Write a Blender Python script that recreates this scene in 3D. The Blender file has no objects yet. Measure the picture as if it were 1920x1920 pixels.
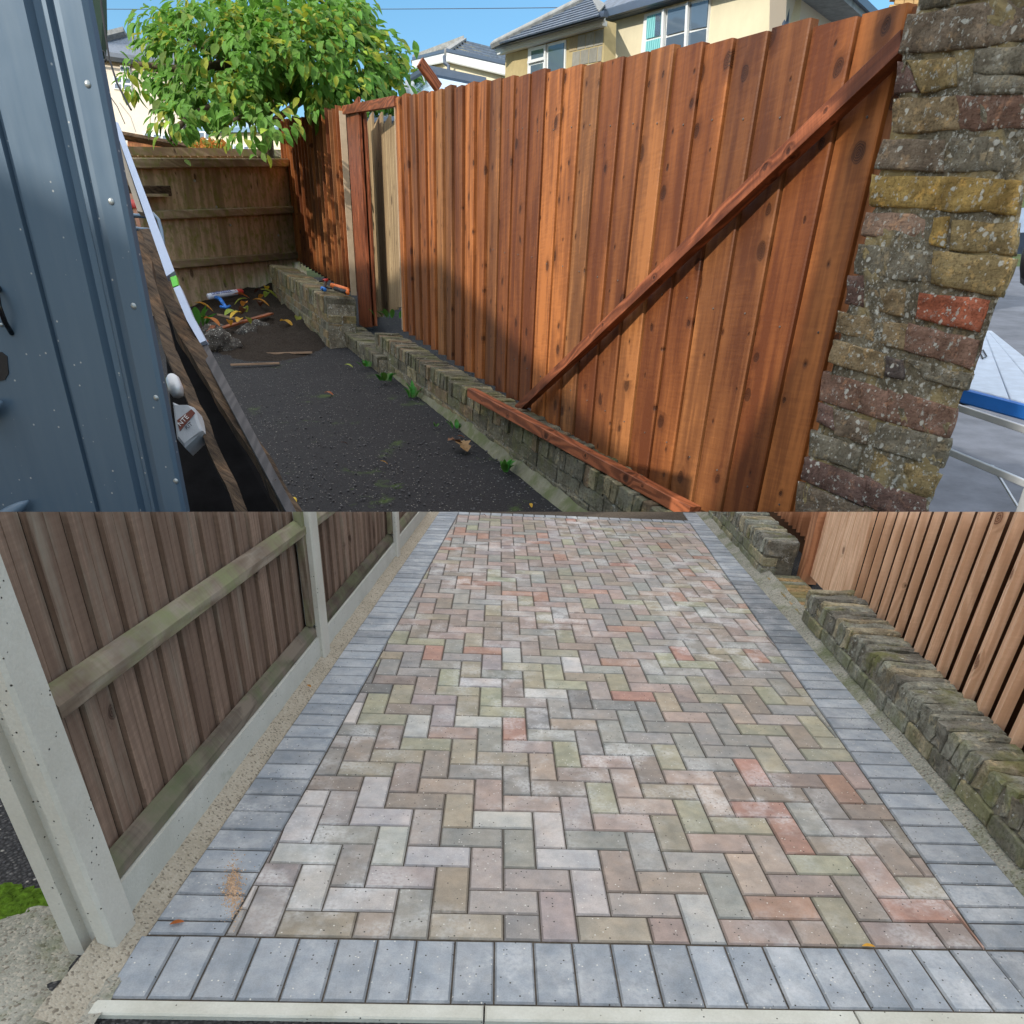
import bpy, bmesh, math, random
from mathutils import Vector, Matrix, noise
random.seed(11)
RN = random.random
def RU(a, b): return a + (b-a)*RN()
scn = bpy.context.scene
C = scn.collection

# ------------------------------------------------------------------ camera
F = 1303.0                                   # focal length in pixels of the 1920 px wide picture
PIT, ROL, YAW = 0.542189, 0.0464293, -0.0387696
EYE = Vector((-0.051, -1.3379, 1.3377))
cy, sy = math.cos(YAW), math.sin(YAW)
_r = Vector((cy, sy, 0)); FW = Vector((-sy*math.cos(PIT), cy*math.cos(PIT), -math.sin(PIT))); _u = _r.cross(FW)
RT = (_r*math.cos(ROL) + _u*math.sin(ROL)).normalized(); UP = RT.cross(FW).normalized()
cd = bpy.data.cameras.new('camera'); cam = bpy.data.objects.new('camera', cd); C.objects.link(cam)
cam.matrix_world = Matrix(((RT.x, UP.x, -FW.x, EYE.x), (RT.y, UP.y, -FW.y, EYE.y), (RT.z, UP.z, -FW.z, EYE.z), (0, 0, 0, 1)))
cd.sensor_width = 36; cd.lens = F/1920*36; cd.shift_y = 0.25; cd.clip_start = 0.02; cd.clip_end = 2000
scn.camera = cam

# ------------------------------------------------------------------ light
SUN_AZ = math.radians(229)                   # compass direction of the sun, clockwise from +Y
SUN_EL = math.radians(27)
SUND = Vector((math.sin(SUN_AZ)*math.cos(SUN_EL), math.cos(SUN_AZ)*math.cos(SUN_EL), math.sin(SUN_EL)))
FILL_CLOUD = 13.0
w = bpy.data.worlds.new('World'); scn.world = w; w.use_nodes = True
nt = w.node_tree; bg = nt.nodes['Background']; sk = nt.nodes.new('ShaderNodeTexSky')
sk.sky_type = 'NISHITA'; sk.sun_disc = False; sk.sun_elevation = SUN_EL; sk.sun_rotation = SUN_AZ
sk.air_density = 1.0; sk.dust_density = 0.3; sk.ozone_density = 1.9
# bright broken cloud added above the view for the drive's soft light, blue below
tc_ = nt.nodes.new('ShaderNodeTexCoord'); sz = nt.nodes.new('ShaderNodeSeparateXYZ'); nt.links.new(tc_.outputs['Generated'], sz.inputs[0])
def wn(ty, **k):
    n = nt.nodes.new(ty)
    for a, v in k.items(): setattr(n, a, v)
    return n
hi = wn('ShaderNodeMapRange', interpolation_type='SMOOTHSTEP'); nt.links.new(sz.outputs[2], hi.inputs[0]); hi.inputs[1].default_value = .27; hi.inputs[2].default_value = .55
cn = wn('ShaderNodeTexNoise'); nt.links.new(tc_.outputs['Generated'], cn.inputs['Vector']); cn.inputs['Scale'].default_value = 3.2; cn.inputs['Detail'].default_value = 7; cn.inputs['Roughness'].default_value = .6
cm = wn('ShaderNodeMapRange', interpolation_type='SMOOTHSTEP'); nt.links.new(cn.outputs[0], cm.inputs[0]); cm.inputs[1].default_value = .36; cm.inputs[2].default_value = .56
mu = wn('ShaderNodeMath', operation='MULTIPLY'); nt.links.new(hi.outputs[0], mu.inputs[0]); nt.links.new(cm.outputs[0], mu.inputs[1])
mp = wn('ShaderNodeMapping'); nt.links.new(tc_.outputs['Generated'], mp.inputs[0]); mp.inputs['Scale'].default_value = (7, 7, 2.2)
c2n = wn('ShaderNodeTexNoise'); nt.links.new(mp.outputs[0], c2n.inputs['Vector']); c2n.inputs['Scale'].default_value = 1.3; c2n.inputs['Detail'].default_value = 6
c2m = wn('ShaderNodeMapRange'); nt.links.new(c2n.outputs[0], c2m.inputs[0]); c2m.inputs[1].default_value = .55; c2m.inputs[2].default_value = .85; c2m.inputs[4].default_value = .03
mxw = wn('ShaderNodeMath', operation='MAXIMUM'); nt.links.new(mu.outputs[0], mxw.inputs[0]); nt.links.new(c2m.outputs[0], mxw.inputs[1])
cmx = wn('ShaderNodeMix', data_type='RGBA'); nt.links.new(mxw.outputs[0], cmx.inputs[0]); hs_ = wn('ShaderNodeHueSaturation'); hs_.inputs['Saturation'].default_value = 1.22; hs_.inputs['Value'].default_value = 1.2; hs_.inputs['Hue'].default_value = .49; nt.links.new(sk.outputs[0], hs_.inputs['Color']); nt.links.new(hs_.outputs[0], cmx.inputs[6]); cmx.inputs[7].default_value = (FILL_CLOUD, FILL_CLOUD*.985, FILL_CLOUD*.96, 1)
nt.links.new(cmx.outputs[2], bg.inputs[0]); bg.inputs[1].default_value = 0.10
sl = bpy.data.lights.new('sun', 'SUN'); so = bpy.data.objects.new('sun', sl); C.objects.link(so)
sl.energy = 2.6; sl.angle = math.radians(0.6); sl.color = (1.0, 0.93, 0.82)
so.rotation_euler = (-SUND).to_track_quat('-Z', 'Y').to_euler()
scn.view_settings.view_transform = 'Standard'; scn.view_settings.look = 'None'
scn.view_settings.gamma = 1; scn.view_settings.use_curve_mapping = False
scn.view_settings.exposure = 0.75
scn.render.engine = 'CYCLES'

# ------------------------------------------------------------------ locating helpers
def ray(x, y): return FW + RT*((x-960)/F) - UP*((y-1440)/F)
def hit(x, y, p, n):                          # the point of a plane that the photograph shows at x, y
    d = ray(x, y); return EYE + d*((Vector(p)-EYE).dot(n)/d.dot(n))
def dep(x, y, D): return EYE + ray(x, y)*D    # the point at distance D
Z = Vector((0, 0, 1))
CUTN = RT.cross(ray(960, 959.6)).normalized()
if CUTN.z < 0: CUTN = -CUTN                   # drive, side fences and banks are all raked off along one plane

# ------------------------------------------------------------------ mesh helpers
def tag(o, label=None, cat=None, group=None, kind=None):
    if label: o['label'] = label
    if cat: o['category'] = cat
    if group: o['group'] = group
    if kind: o['kind'] = kind
    return o
def thing(name, label, cat, loc, group=None):
    o = bpy.data.objects.new(name, None); C.objects.link(o); o.location = loc; o.empty_display_size = .1
    bpy.context.view_layer.update() if False else None
    return tag(o, label, cat, group)
def raked(bm):
    r = bmesh.ops.bisect_plane(bm, geom=bm.verts[:]+bm.edges[:]+bm.faces[:], plane_co=EYE, plane_no=CUTN, clear_outer=True)
    es = [e for e in r['geom_cut'] if isinstance(e, bmesh.types.BMEdge)]
    if es:
        try: bmesh.ops.holes_fill(bm, edges=es)
        except Exception: pass
def link(name, bm, mat, parent=None, cut=False, smooth=False, loc=None):
    """bm is in world space; the object's origin goes to its parent's place or to loc."""
    if cut: raked(bm)
    if not bm.faces: bm.free(); return None
    bmesh.ops.recalc_face_normals(bm, faces=bm.faces)
    off = parent_loc(parent) if parent else (Vector(loc) if loc is not None else Vector((0, 0, 0)))
    if parent and loc is not None: pass
    for v in bm.verts: v.co -= off
    me = bpy.data.meshes.new(name); bm.to_mesh(me); bm.free()
    for m in (mat if isinstance(mat, (list, tuple)) else [mat]): me.materials.append(m)
    if smooth:
        for p in me.polygons: p.use_smooth = True
    o = bpy.data.objects.new(name, me); C.objects.link(o)
    if parent: o.parent = parent
    else: o.location = off
    return o
def parent_loc(p):
    l = Vector(p.location)
    while p.parent: p = p.parent; l += Vector(p.location)
    return l
def BM():
    bm = bmesh.new(); bm.loops.layers.uv.new('UVMap'); return bm
def poly_prism(bm, pts, ext, uvo=None, bev=0.0, mi=0):
    """closed prism: polygon pts (list of Vector) pushed along vector ext; the far face is shrunk by bev for a worn edge"""
    n = len(pts); uv = bm.loops.layers.uv.active
    c = sum(pts, Vector())/n
    A = [bm.verts.new(p) for p in pts]
    rings = [A]
    if bev > 0:
        e = ext.normalized()
        rings.append([bm.verts.new(p + ext - e*bev) for p in pts])
        ins = []
        for i, p in enumerate(pts):
            a = (pts[i-1]-p).normalized(); b = (pts[(i+1) % n]-p).normalized()
            s = a+b
            sn = max(.35, abs(a.cross(b).length)); d = (a+b)
            ins.append(bm.verts.new(p + ext + d*(bev/sn)))
        rings.append(ins)
    else: rings.append([bm.verts.new(p+ext) for p in pts])
    fs = []
    fs.append(bm.faces.new(list(reversed(rings[0]))))
    for a, b in zip(rings, rings[1:]):
        for i in range(n): fs.append(bm.faces.new((a[i], a[(i+1) % n], b[(i+1) % n], b[i])))
    fs.append(bm.faces.new(rings[-1]))
    for f in fs: f.material_index = mi
    return fs
def uv_axes(bm, o, au, av, an=None):
    """metric UVs: u across, v along the grain (an adds the depth so edges differ)"""
    uv = bm.loops.layers.uv.active
    for f in bm.faces:
        for l in f.loops:
            d = l.vert.co-o
            l[uv].uv = (d.dot(au) + (d.dot(an) if an is not None else 0), d.dot(av))
def bar(p0, p1, wv, hv, bev=0.003, taper=None):
    """a beam from p0 to p1, half-size vectors wv (width) and hv (height); UV v runs along it"""
    bm = BM(); ax = (p1-p0)
    pts = [p0-wv-hv, p0+wv-hv, p0+wv+hv, p0-wv+hv]
    n = 4
    if bev <= 0:
        poly_prism(bm, pts, ax)
    else:
        b1 = wv.normalized()*bev; b2 = hv.normalized()*bev
        q = [p0-wv+b1-hv, p0+wv-b1-hv, p0+wv-hv+b2, p0+wv+hv-b2, p0+wv-b1+hv, p0-wv+b1+hv, p0-wv+hv-b2, p0-wv-hv+b2]
        poly_prism(bm, q, ax)
    uv_axes(bm, p0, wv.normalized(), ax.normalized(), hv.normalized())
    return bm
def box(bm, lo, hi):
    x0, y0, z0 = lo; x1, y1, z1 = hi
    return poly_prism(bm, [Vector((x0, y0, z0)), Vector((x1, y0, z0)), Vector((x1, y1, z0)), Vector((x0, y1, z0))], Vector((0, 0, z1-z0)))
def tube(bm, pts, r, seg=8, cap=True):
    pts = [Vector(p) for p in pts]; rr = r if isinstance(r, (list, tuple)) else [r]*len(pts)
    rings = []; prev = None
    for i, p in enumerate(pts):
        d = (pts[min(i+1, len(pts)-1)]-pts[max(i-1, 0)]).normalized()
        a = d.orthogonal().normalized() if prev is None else (prev - d*prev.dot(d)).normalized()
        prev = a; b = d.cross(a)
        rings.append([bm.verts.new(p + (a*math.cos(2*math.pi*k/seg) + b*math.sin(2*math.pi*k/seg))*rr[i]) for k in range(seg)])
    for A, B in zip(rings, rings[1:]):
        for k in range(seg): bm.faces.new((A[k], A[(k+1) % seg], B[(k+1) % seg], B[k]))
    if cap: bm.faces.new(list(reversed(rings[0]))); bm.faces.new(rings[-1])
    uv = bm.loops.layers.uv.active
    if uv:
        L = 0
        for f in bm.faces:
            for l in f.loops: l[uv].uv = (l.vert.co.x+l.vert.co.y, l.vert.co.z)
def grid_sheet(name, P, nx, ny, fz, mat, kind='structure', cut=False, label=None):
    """P(i/nx, j/ny) gives the place, fz(co) the relief"""
    bm = BM(); uv = bm.loops.layers.uv.active
    V = [[None]*(ny+1) for _ in range(nx+1)]
    for i in range(nx+1):
        for j in range(ny+1):
            p = P(i/nx, j/ny); p = p + Z*fz(p); V[i][j] = bm.verts.new(p)
    for i in range(nx):
        for j in range(ny): bm.faces.new((V[i][j], V[i+1][j], V[i+1][j+1], V[i][j+1]))
    for f in bm.faces:
        f.smooth = True
        for l in f.loops: l[uv].uv = (l.vert.co.x, l.vert.co.y)
    o = link(name, bm, mat, cut=cut)
    o['kind'] = kind
    return o
def nz(p, s, seed=0): return noise.noise(Vector((p[0]*s+seed, p[1]*s-seed, p[2]*s+seed*2)))
def rough_block(pts, ext, amp, seed, cuts=2, bev=.004):
    """weathered brick or stone: a prism whose faces are cut up and knocked about"""
    bm = BM(); n = len(pts)
    poly_prism(bm, pts, ext, bev=bev)
    bmesh.ops.subdivide_edges(bm, edges=[e for e in bm.edges if e.calc_length() > amp*5], cuts=cuts, use_grid_fill=True)
    for v in bm.verts:
        k = 1/(amp*9)
        v.co += Vector((nz(v.co, k, seed), nz(v.co, k, seed+9), nz(v.co, k, seed+21)))*amp
    return bm
_tmpl = {}
def brick_templates(key, dims, amp, n=5, cuts=1):
    if key in _tmpl: return _tmpl[key]
    out = []
    for k in range(n):
        a, b, c = (d/2 for d in dims)
        bm = rough_block([Vector((-a, -b, -c)), Vector((a, -b, -c)), Vector((a, b, -c)), Vector((-a, b, -c))], Vector((0, 0, 2*c)), amp, k*7+len(_tmpl)*31, cuts, bev=min(dims)*.09)
        uv_axes(bm, Vector(), Vector((1, 0, 0)), Vector((0, 1, 0)), Z)
        bmesh.ops.recalc_face_normals(bm, faces=bm.faces)
        me = bpy.data.meshes.new(key); bm.to_mesh(me); bm.free()
        out.append(me)
    _tmpl[key] = out
    return out
def place(name, me, mat, parent, M, color=None):
    """one more object on shared mesh data; M is a world matrix"""
    if not me.materials: me.materials.append(mat)
    o = bpy.data.objects.new(name, me); C.objects.link(o)
    if parent:
        o.parent = parent; o.matrix_parent_inverse = Matrix.Identity(4)
        L = Matrix.Translation(-parent_loc(parent))
        o.matrix_local = L @ M
    else: o.matrix_world = M
    if color: o.color = (*color, 1)
    return o
def frame(o, ax, ay, az): return Matrix(((ax.x, ay.x, az.x, o.x), (ax.y, ay.y, az.y, o.y), (ax.z, ay.z, az.z, o.z), (0, 0, 0, 1)))

# ------------------------------------------------------------------ materials
def srgb(r, g, b):
    f = lambda c: (c/255/12.92 if c/255 <= .04045 else ((c/255+.055)/1.055)**2.4)
    return (f(r), f(g), f(b))
class NT:
    def __init__(s, name, rough=.8, spec=.3, metal=0):
        s.m = bpy.data.materials.new(name); s.m.use_nodes = True; s.t = s.m.node_tree
        s.b = s.t.nodes['Principled BSDF']; s.b.inputs['Roughness'].default_value = rough
        s.b.inputs['Metallic'].default_value = metal; s.b.inputs['Specular IOR Level'].default_value = spec
    def n(s, ty, **k):
        n = s.t.nodes.new(ty)
        for a, v in k.items(): setattr(n, a, v)
        return n
    def L(s, a, b): s.t.links.new(a, b)
    def put(s, sock, v):
        if hasattr(v, 'is_output') or isinstance(v, bpy.types.NodeSocket): s.L(v, sock)
        else:
            if isinstance(v, tuple) and len(v) == 3 and sock.type == 'RGBA': v = (*v, 1)
            sock.default_value = v
    def coord(s, kind='Object'): return s.n('ShaderNodeTexCoord').outputs[kind]
    def pos(s): return s.n('ShaderNodeNewGeometry').outputs['Position']
    def rnd(s): return s.n('ShaderNodeObjectInfo').outputs['Random']
    def ocol(s): return s.n('ShaderNodeObjectInfo').outputs['Color']
    def attr(s, name): return s.n('ShaderNodeAttribute', attribute_name=name).outputs['Color']
    def math(s, op, a, b=0.0, c=None, clamp=False):
        n = s.n('ShaderNodeMath', operation=op, use_clamp=clamp); s.put(n.inputs[0], a); s.put(n.inputs[1], b)
        if c is not None: s.put(n.inputs[2], c)
        return n.outputs[0]
    def vmul(s, v, sc, off=None):
        n = s.n('ShaderNodeVectorMath', operation='MULTIPLY_ADD'); s.put(n.inputs[0], v); n.inputs[1].default_value = sc
        if off is not None: s.put(n.inputs[2], off)
        return n.outputs[0]
    def noise(s, v, scale=5, detail=4, rough=.6, dist=0, out=0):
        n = s.n('ShaderNodeTexNoise'); s.put(n.inputs['Vector'], v); s.put(n.inputs['Scale'], scale)
        n.inputs['Detail'].default_value = detail; n.inputs['Roughness'].default_value = rough; n.inputs['Distortion'].default_value = dist
        return n.outputs[out]
    def voro(s, v, scale=5, feature='F1', out='Distance', rnd=1.0, dim='3D'):
        n = s.n('ShaderNodeTexVoronoi', feature=feature, voronoi_dimensions=dim); s.put(n.inputs['Vector'], v); s.put(n.inputs['Scale'], scale)
        n.inputs['Randomness'].default_value = rnd
        return n.outputs[out]
    def ramp(s, f, *st):
        n = s.n('ShaderNodeValToRGB'); s.put(n.inputs[0], f); e = n.color_ramp.elements
        while len(e) < len(st): e.new(.5)
        for k, (p, c) in enumerate(st):
            e[k].position = p; e[k].color = (*c, 1) if isinstance(c, tuple) else (c, c, c, 1)
        return n.outputs[0]
    def step(s, f, a, b):
        n = s.n('ShaderNodeMapRange', clamp=True); s.put(n.inputs[0], f); n.inputs[1].default_value = a; n.inputs[2].default_value = b
        return n.outputs[0]
    def mix(s, f, a, b, mode='MIX'):
        n = s.n('ShaderNodeMix', data_type='RGBA', blend_type=mode, clamp_factor=True)
        s.put(n.inputs[0], f); s.put(n.inputs[6], a); s.put(n.inputs[7], b); return n.outputs[2]
    def bump(s, h, d=.01, st=1.0, prev=None):
        n = s.n('ShaderNodeBump'); s.put(n.inputs['Height'], h); n.inputs['Distance'].default_value = d; n.inputs['Strength'].default_value = st
        if prev is not None: s.L(prev, n.inputs['Normal'])
        s.L(n.outputs[0], s.b.inputs['Normal']); return n.outputs[0]
    def col(s, c): s.put(s.b.inputs['Base Color'], c)
    def rough(s, v): s.put(s.b.inputs['Roughness'], v)

def wood(name, pale, dark, knot=.5, spec=.2, grain=60., moss=None, weather=None, rough=.62, vary=.35, sc=1.0, endmoss=False, knotc=(.02, .006, .003), warpk=.55, ringk=.30, alt=None, blotk=.75, gain=.92, kny=5.2):
    m = NT(name, rough, spec)
    r = m.rnd(); uv = m.n('ShaderNodeUVMap').outputs[0]
    comb = m.n('ShaderNodeCombineXYZ'); m.put(comb.inputs[0], m.math('MULTIPLY', r, 17.3)); m.put(comb.inputs[1], m.math('MULTIPLY', r, 91.7)); m.put(comb.inputs[2], m.math('MULTIPLY', r, 5.1))
    v = m.vmul(uv, (sc, sc, 1), comb.outputs[0])
    # knots
    kw_ = m.n('ShaderNodeVectorMath', operation='MULTIPLY_ADD'); m.L(m.noise(m.vmul(v, (9, 5, 1)), 2.2, 3, .6, out=1), kw_.inputs[0]); kw_.inputs[1].default_value = (.16, .16, 0)
    m.L(m.vmul(v, (6.8, kny, 0.0)), kw_.inputs[2]); kv = kw_.outputs[0]
    kd = m.voro(kv, 1.0, dim='2D'); kc = m.voro(kv, 1.0, out='Color', dim='2D')
    sep = m.n('ShaderNodeSeparateColor'); m.L(kc, sep.inputs[0])
    has = m.math('GREATER_THAN', sep.outputs[0], 1-knot)
    size = m.math('MULTIPLY_ADD', m.math('POWER', sep.outputs[1], 2.5), .20, .055)
    kk = m.math('MULTIPLY', has, m.math('SUBTRACT', 1, m.math('DIVIDE', kd, size), clamp=True))
    halo = m.math('MULTIPLY', has, m.math('SUBTRACT', 1, m.math('DIVIDE', kd, m.math('MULTIPLY', size, 2.2)), clamp=True))
    # grain
    warp = m.noise(m.vmul(v, (2.5, .55, 1)), 1.6, 2, .5)
    u = m.n('ShaderNodeSeparateXYZ'); m.L(v, u.inputs[0])
    ph = m.math('MULTIPLY_ADD', warp, warpk, u.outputs[0]); ph = m.math('MULTIPLY_ADD', halo, .10, ph)
    rings = m.math('SINE', m.math('MULTIPLY', ph, grain*2.0))
    rings = m.math('MULTIPLY_ADD', rings, .5, .5)
    fine = m.noise(m.vmul(v, (grain*1.7, 1.6, 1)), 1.0, 4, .65)
    blot = m.noise(m.vmul(v, (6, .9, 1)), 1.4, 4, .6)
    saw = m.noise(m.vmul(v, (9, 90, 1)), 1.0, 2, .5)
    t = m.math('ADD', m.math('MULTIPLY', rings, ringk), m.math('MULTIPLY', fine, .55)); t = m.math('MULTIPLY_ADD', blot, blotk, t)
    t = m.math('MULTIPLY_ADD', saw, .22, t)
    t = m.math('MULTIPLY_ADD', m.math('SUBTRACT', r, .5), vary, t)
    c = m.ramp(t, (.55, dark), (.85, tuple((a*.55+b*.45) for a, b in zip(dark, pale))), (1.35 if False else 1.0, pale))
    n = c.node; m.put(n.inputs[0], m.math('MULTIPLY', t, gain))
    if alt: c = m.mix(m.math('MULTIPLY', m.step(m.math('FRACT', m.math('MULTIPLY', r, 7.31)), .45, 1.0), .85), c, m.mix(1.0, c, alt, 'MULTIPLY'))
    halo2 = m.math('MULTIPLY', halo, m.math('MULTIPLY_ADD', fine, 1.1, .1), clamp=True)
    c = m.mix(m.math('MULTIPLY', halo2, .8), c, tuple(d*.45 for d in dark))
    kring = m.math('MULTIPLY_ADD', m.math('SINE', m.math('MULTIPLY', kd, 140)), .25, .6)
    c = m.mix(m.math('MULTIPLY', m.step(kk, .10, .28), kring), c, knotc)
    if weather:
        wn = m.noise(m.vmul(v, (10, 1.2, 1)), 1.3, 5, .7); c = m.mix(m.math('MULTIPLY', m.step(wn, .54, .78), .75), c, weather)
    if moss:
        mn = m.noise(m.pos(), 3.5 if not endmoss else 2.0, 5, .65); c = m.mix(m.math('MULTIPLY', m.step(mn, .47, .66), .85), c, moss)
    m.col(c); m.rough(m.math('MULTIPLY_ADD', fine, .35, rough-.2))
    h = m.math('ADD', m.math('MULTIPLY', fine, .6), m.math('MULTIPLY', rings, .25)); h = m.math('MULTIPLY_ADD', saw, .3, h); h = m.math('SUBTRACT', h, m.math('MULTIPLY', kk, .6))
    m.bump(h, .003*sc**-1 if sc else .003, .8)
    return m.m

def asphalt(name, base=(.060, .058, .060), stone=(.26, .25, .24), moss=None, mossc=(.05, .09, .012), sc=1.0):
    m = NT(name, .85, .3); p = m.pos()
    d = m.voro(p, 95*sc); cc = m.voro(p, 95*sc, out='Color'); sp = m.n('ShaderNodeSeparateColor'); m.L(cc, sp.inputs[0])
    big = m.noise(p, .9*sc, 5, .6)
    c = m.mix(m.math('MULTIPLY', m.step(sp.outputs[0], .72, 1.0), .55), base, stone)
    c = m.mix(m.step(sp.outputs[1], .965, .985), c, (.42, .40, .36))
    c = m.mix(m.step(d, .30, .62), c, tuple(b*.35 for b in base))
    c = m.mix(m.step(big, .35, .75), m.mix(.45, c, (.012, .012, .014)), c)
    if moss:
        mn = m.noise(p, 1.6*sc, 6, .7); c = m.mix(m.math('MULTIPLY', m.step(mn, moss, moss+.10), .8), c, mossc)
    m.col(c); h = m.math('SUBTRACT', 1, d); m.bump(h, .006/sc, .9, m.bump(m.noise(p, 14*sc, 4), .01/sc, .5))
    return m.m

def paver_mat(name, src, bloomy=.5, soft=1.0):
    m = NT(name, .88, .25); p = m.pos()
    base = m.mix(1.0, m.ocol(), m.attr('Col'), 'MULTIPLY') if src == 'obj' else m.attr('Col')
    rn_ = m.rnd(); off_ = m.n('ShaderNodeCombineXYZ'); m.put(off_.inputs[0], m.math('MULTIPLY', rn_, 37)); m.put(off_.inputs[1], m.math('MULTIPLY', rn_, 71)); pv = m.vmul(p, (1, 1, 1), off_.outputs[0])
    two = m.noise(pv, 8.5, 3, .6)
    base = m.mix(m.step(two, .40, .62), base, m.mix(1.0, base, (.80, .84, .88) if src != 'obj' else (.78, .82, .86), 'MULTIPLY'))
    base = m.mix(m.math('MULTIPLY', m.step(m.noise(pv, 12, 4, .6), .52, .70), .6), base, m.mix(1.0, base, (1.2, 1.15, 1.1), 'MULTIPLY'))
    f = m.noise(p, 240, 3, .7); md = m.noise(p, 26, 5, .6); lo = m.noise(p, 7.5, 3, .55)
    c = m.mix(m.math('MULTIPLY', m.step(f, .35, .75), .5), base, m.mix(1.0, base, (.62, .6, .58), 'MULTIPLY'))
    c = m.mix(m.math('MULTIPLY', m.step(md, .42, .68), .30), c, m.mix(1.0, c, (.55, .53, .5), 'MULTIPLY'))
    # lime bloom, in patches of its own
    reg = m.noise(p, 1.1, 2, .5)
    bl = m.math('MULTIPLY', m.step(lo, .46, .62), m.step(reg, .40, .62)); bl = m.math('MULTIPLY', bl, m.step(m.noise(p, 90, 2, .5), .2, .6))
    c = m.mix(m.math('MULTIPLY', bl, bloomy), c, (.72, .72, .72))
    sp = m.voro(p, 130, out='Color'); ss = m.n('ShaderNodeSeparateColor'); m.L(sp, ss.inputs[0]); dd = m.voro(p, 130)
    c = m.mix(m.math('MULTIPLY', m.math('GREATER_THAN', ss.outputs[0], .965), m.step(dd, .34, .2)), c, (.62, .60, .55))
    c = m.mix(m.math('MULTIPLY', m.math('LESS_THAN', ss.outputs[0], .03), m.step(dd, .36, .24)), c, (.05, .045, .04))
    m.col(c); m.bump(m.math('ADD', m.math('MULTIPLY', f, .5), m.math('MULTIPLY', md, .6)), .0022, .9)
    return m.m

def concrete(name, c0, c1, sc=1.0, pits=.5, moss=None, agg=False):
    m = NT(name, .9, .2); p = m.pos()
    a = m.noise(p, 3*sc, 6, .65); f = m.noise(p, 130*sc, 3, .7)
    c = m.mix(m.step(a, .3, .7), c0, c1); c = m.mix(m.math('MULTIPLY', f, .45), c, m.mix(1.0, c, (.5, .5, .5), 'MULTIPLY'))
    v = m.voro(p, 95*sc); vc = m.n('ShaderNodeSeparateColor'); m.L(m.voro(p, 95*sc, out='Color'), vc.inputs[0])
    pit = m.math('MULTIPLY', m.math('LESS_THAN', vc.outputs[0], .22*pits), m.step(v, .26, .14)); c = m.mix(pit, c, (.05, .045, .04))
    h = m.math('SUBTRACT', m.math('MULTIPLY', f, .4), pit)
    if agg:
        g = m.voro(p, 110*sc); gc = m.voro(p, 110*sc, out='Color'); g2 = m.n('ShaderNodeSeparateColor'); m.L(gc, g2.inputs[0])
        c = m.mix(m.math('MULTIPLY', m.step(g2.outputs[0], .5, 1), .7), c, (.42, .38, .31)); c = m.mix(m.math('MULTIPLY', m.step(g2.outputs[1], .75, 1), .8), c, (.10, .08, .06))
        h = m.math('SUBTRACT', h, g)
    if moss:
        mn = m.noise(p, 2.3*sc, 6, .7); c = m.mix(m.math('MULTIPLY', m.step(mn, moss, moss+.15), .75), c, (.10, .12, .045))
    m.col(c); m.bump(h, .004/sc, .8); return m.m

def masonry(name, moss=.5, lichen=.5, sc=1.0, mossc=(.055, .065, .022), d=.006, tint=None, mossamt=.8, spots=0, alt=None):
    """weathered brick or stone, base colour from the object"""
    m = NT(name, .92, .2); p = m.pos(); base = m.ocol()
    a = m.noise(p, 6*sc, 6, .7); f = m.noise(p, 60*sc, 5, .75); lay = m.noise(m.vmul(p, (1, 1, 3.2)), 9*sc, 6, .75)
    c = m.mix(m.step(a, .38, .66), m.mix(1.0, base, (.42, .40, .38), 'MULTIPLY'), base)
    c = m.mix(m.math('MULTIPLY', m.step(lay, .5, .62), .7), c, m.mix(1.0, base, (.55, .5, .48), 'MULTIPLY'))
    c = m.mix(m.math('MULTIPLY', m.step(m.noise(p, 15*sc, 4, .6), .56, .68), .6), c, m.mix(1.0, base, (1.4, 1.2, .95), 'MULTIPLY'))
    c = m.mix(m.step(f, .30, .5), m.mix(1.0, c, (.35, .33, .3), 'MULTIPLY'), c)
    if mossamt > 0:
        mn = m.noise(p, 3.1*sc, 6, .7); c = m.mix(m.math('MULTIPLY', m.step(mn, moss, moss+.16), mossamt), c, mossc)
    ln = m.noise(p, 22*sc, 5, .75); reg = m.noise(p, 4*sc, 3, .5)
    lm = m.math('MULTIPLY', m.step(ln, .64-.08*lichen, .67-.07*lichen), m.step(reg, .62-.3*lichen, .78-.3*lichen))
    c = m.mix(m.math('MULTIPLY', lm, .9), c, (.55, .55, .50))
    if alt: c = m.mix(m.math('MULTIPLY', m.step(m.noise(p, 2.2*sc, 3, .5), .52, .60), .7), c, alt)
    if spots:
        sv = m.noise(p, 16, 3, .6, out=1); pv_ = m.n('ShaderNodeVectorMath', operation='MULTIPLY_ADD'); m.L(sv, pv_.inputs[0]); pv_.inputs[1].default_value = (.05, .05, .05); m.L(p, pv_.inputs[2])
        for k_, sc_ in ((1.0, 22), (.8, 48)):
            d_ = m.voro(pv_.outputs[0], sc_); q_ = m.n('ShaderNodeSeparateColor'); m.L(m.voro(pv_.outputs[0], sc_, out='Color'), q_.inputs[0])
            c = m.mix(m.math('MULTIPLY', m.math('LESS_THAN', q_.outputs[0], spots), m.math('MULTIPLY', m.step(d_, .42, .30), .85*k_)), c, (.62, .61, .55))
    m.col(c)
    h = m.math('ADD', m.math('MULTIPLY', a, .9), m.math('MULTIPLY', f, .5)); h = m.math('ADD', h, m.math('MULTIPLY', lay, .9)); h = m.math('MULTIPLY_ADD', lm, .15, h)
    m.bump(h, d/sc*2.2, 1.0); return m.m

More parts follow.
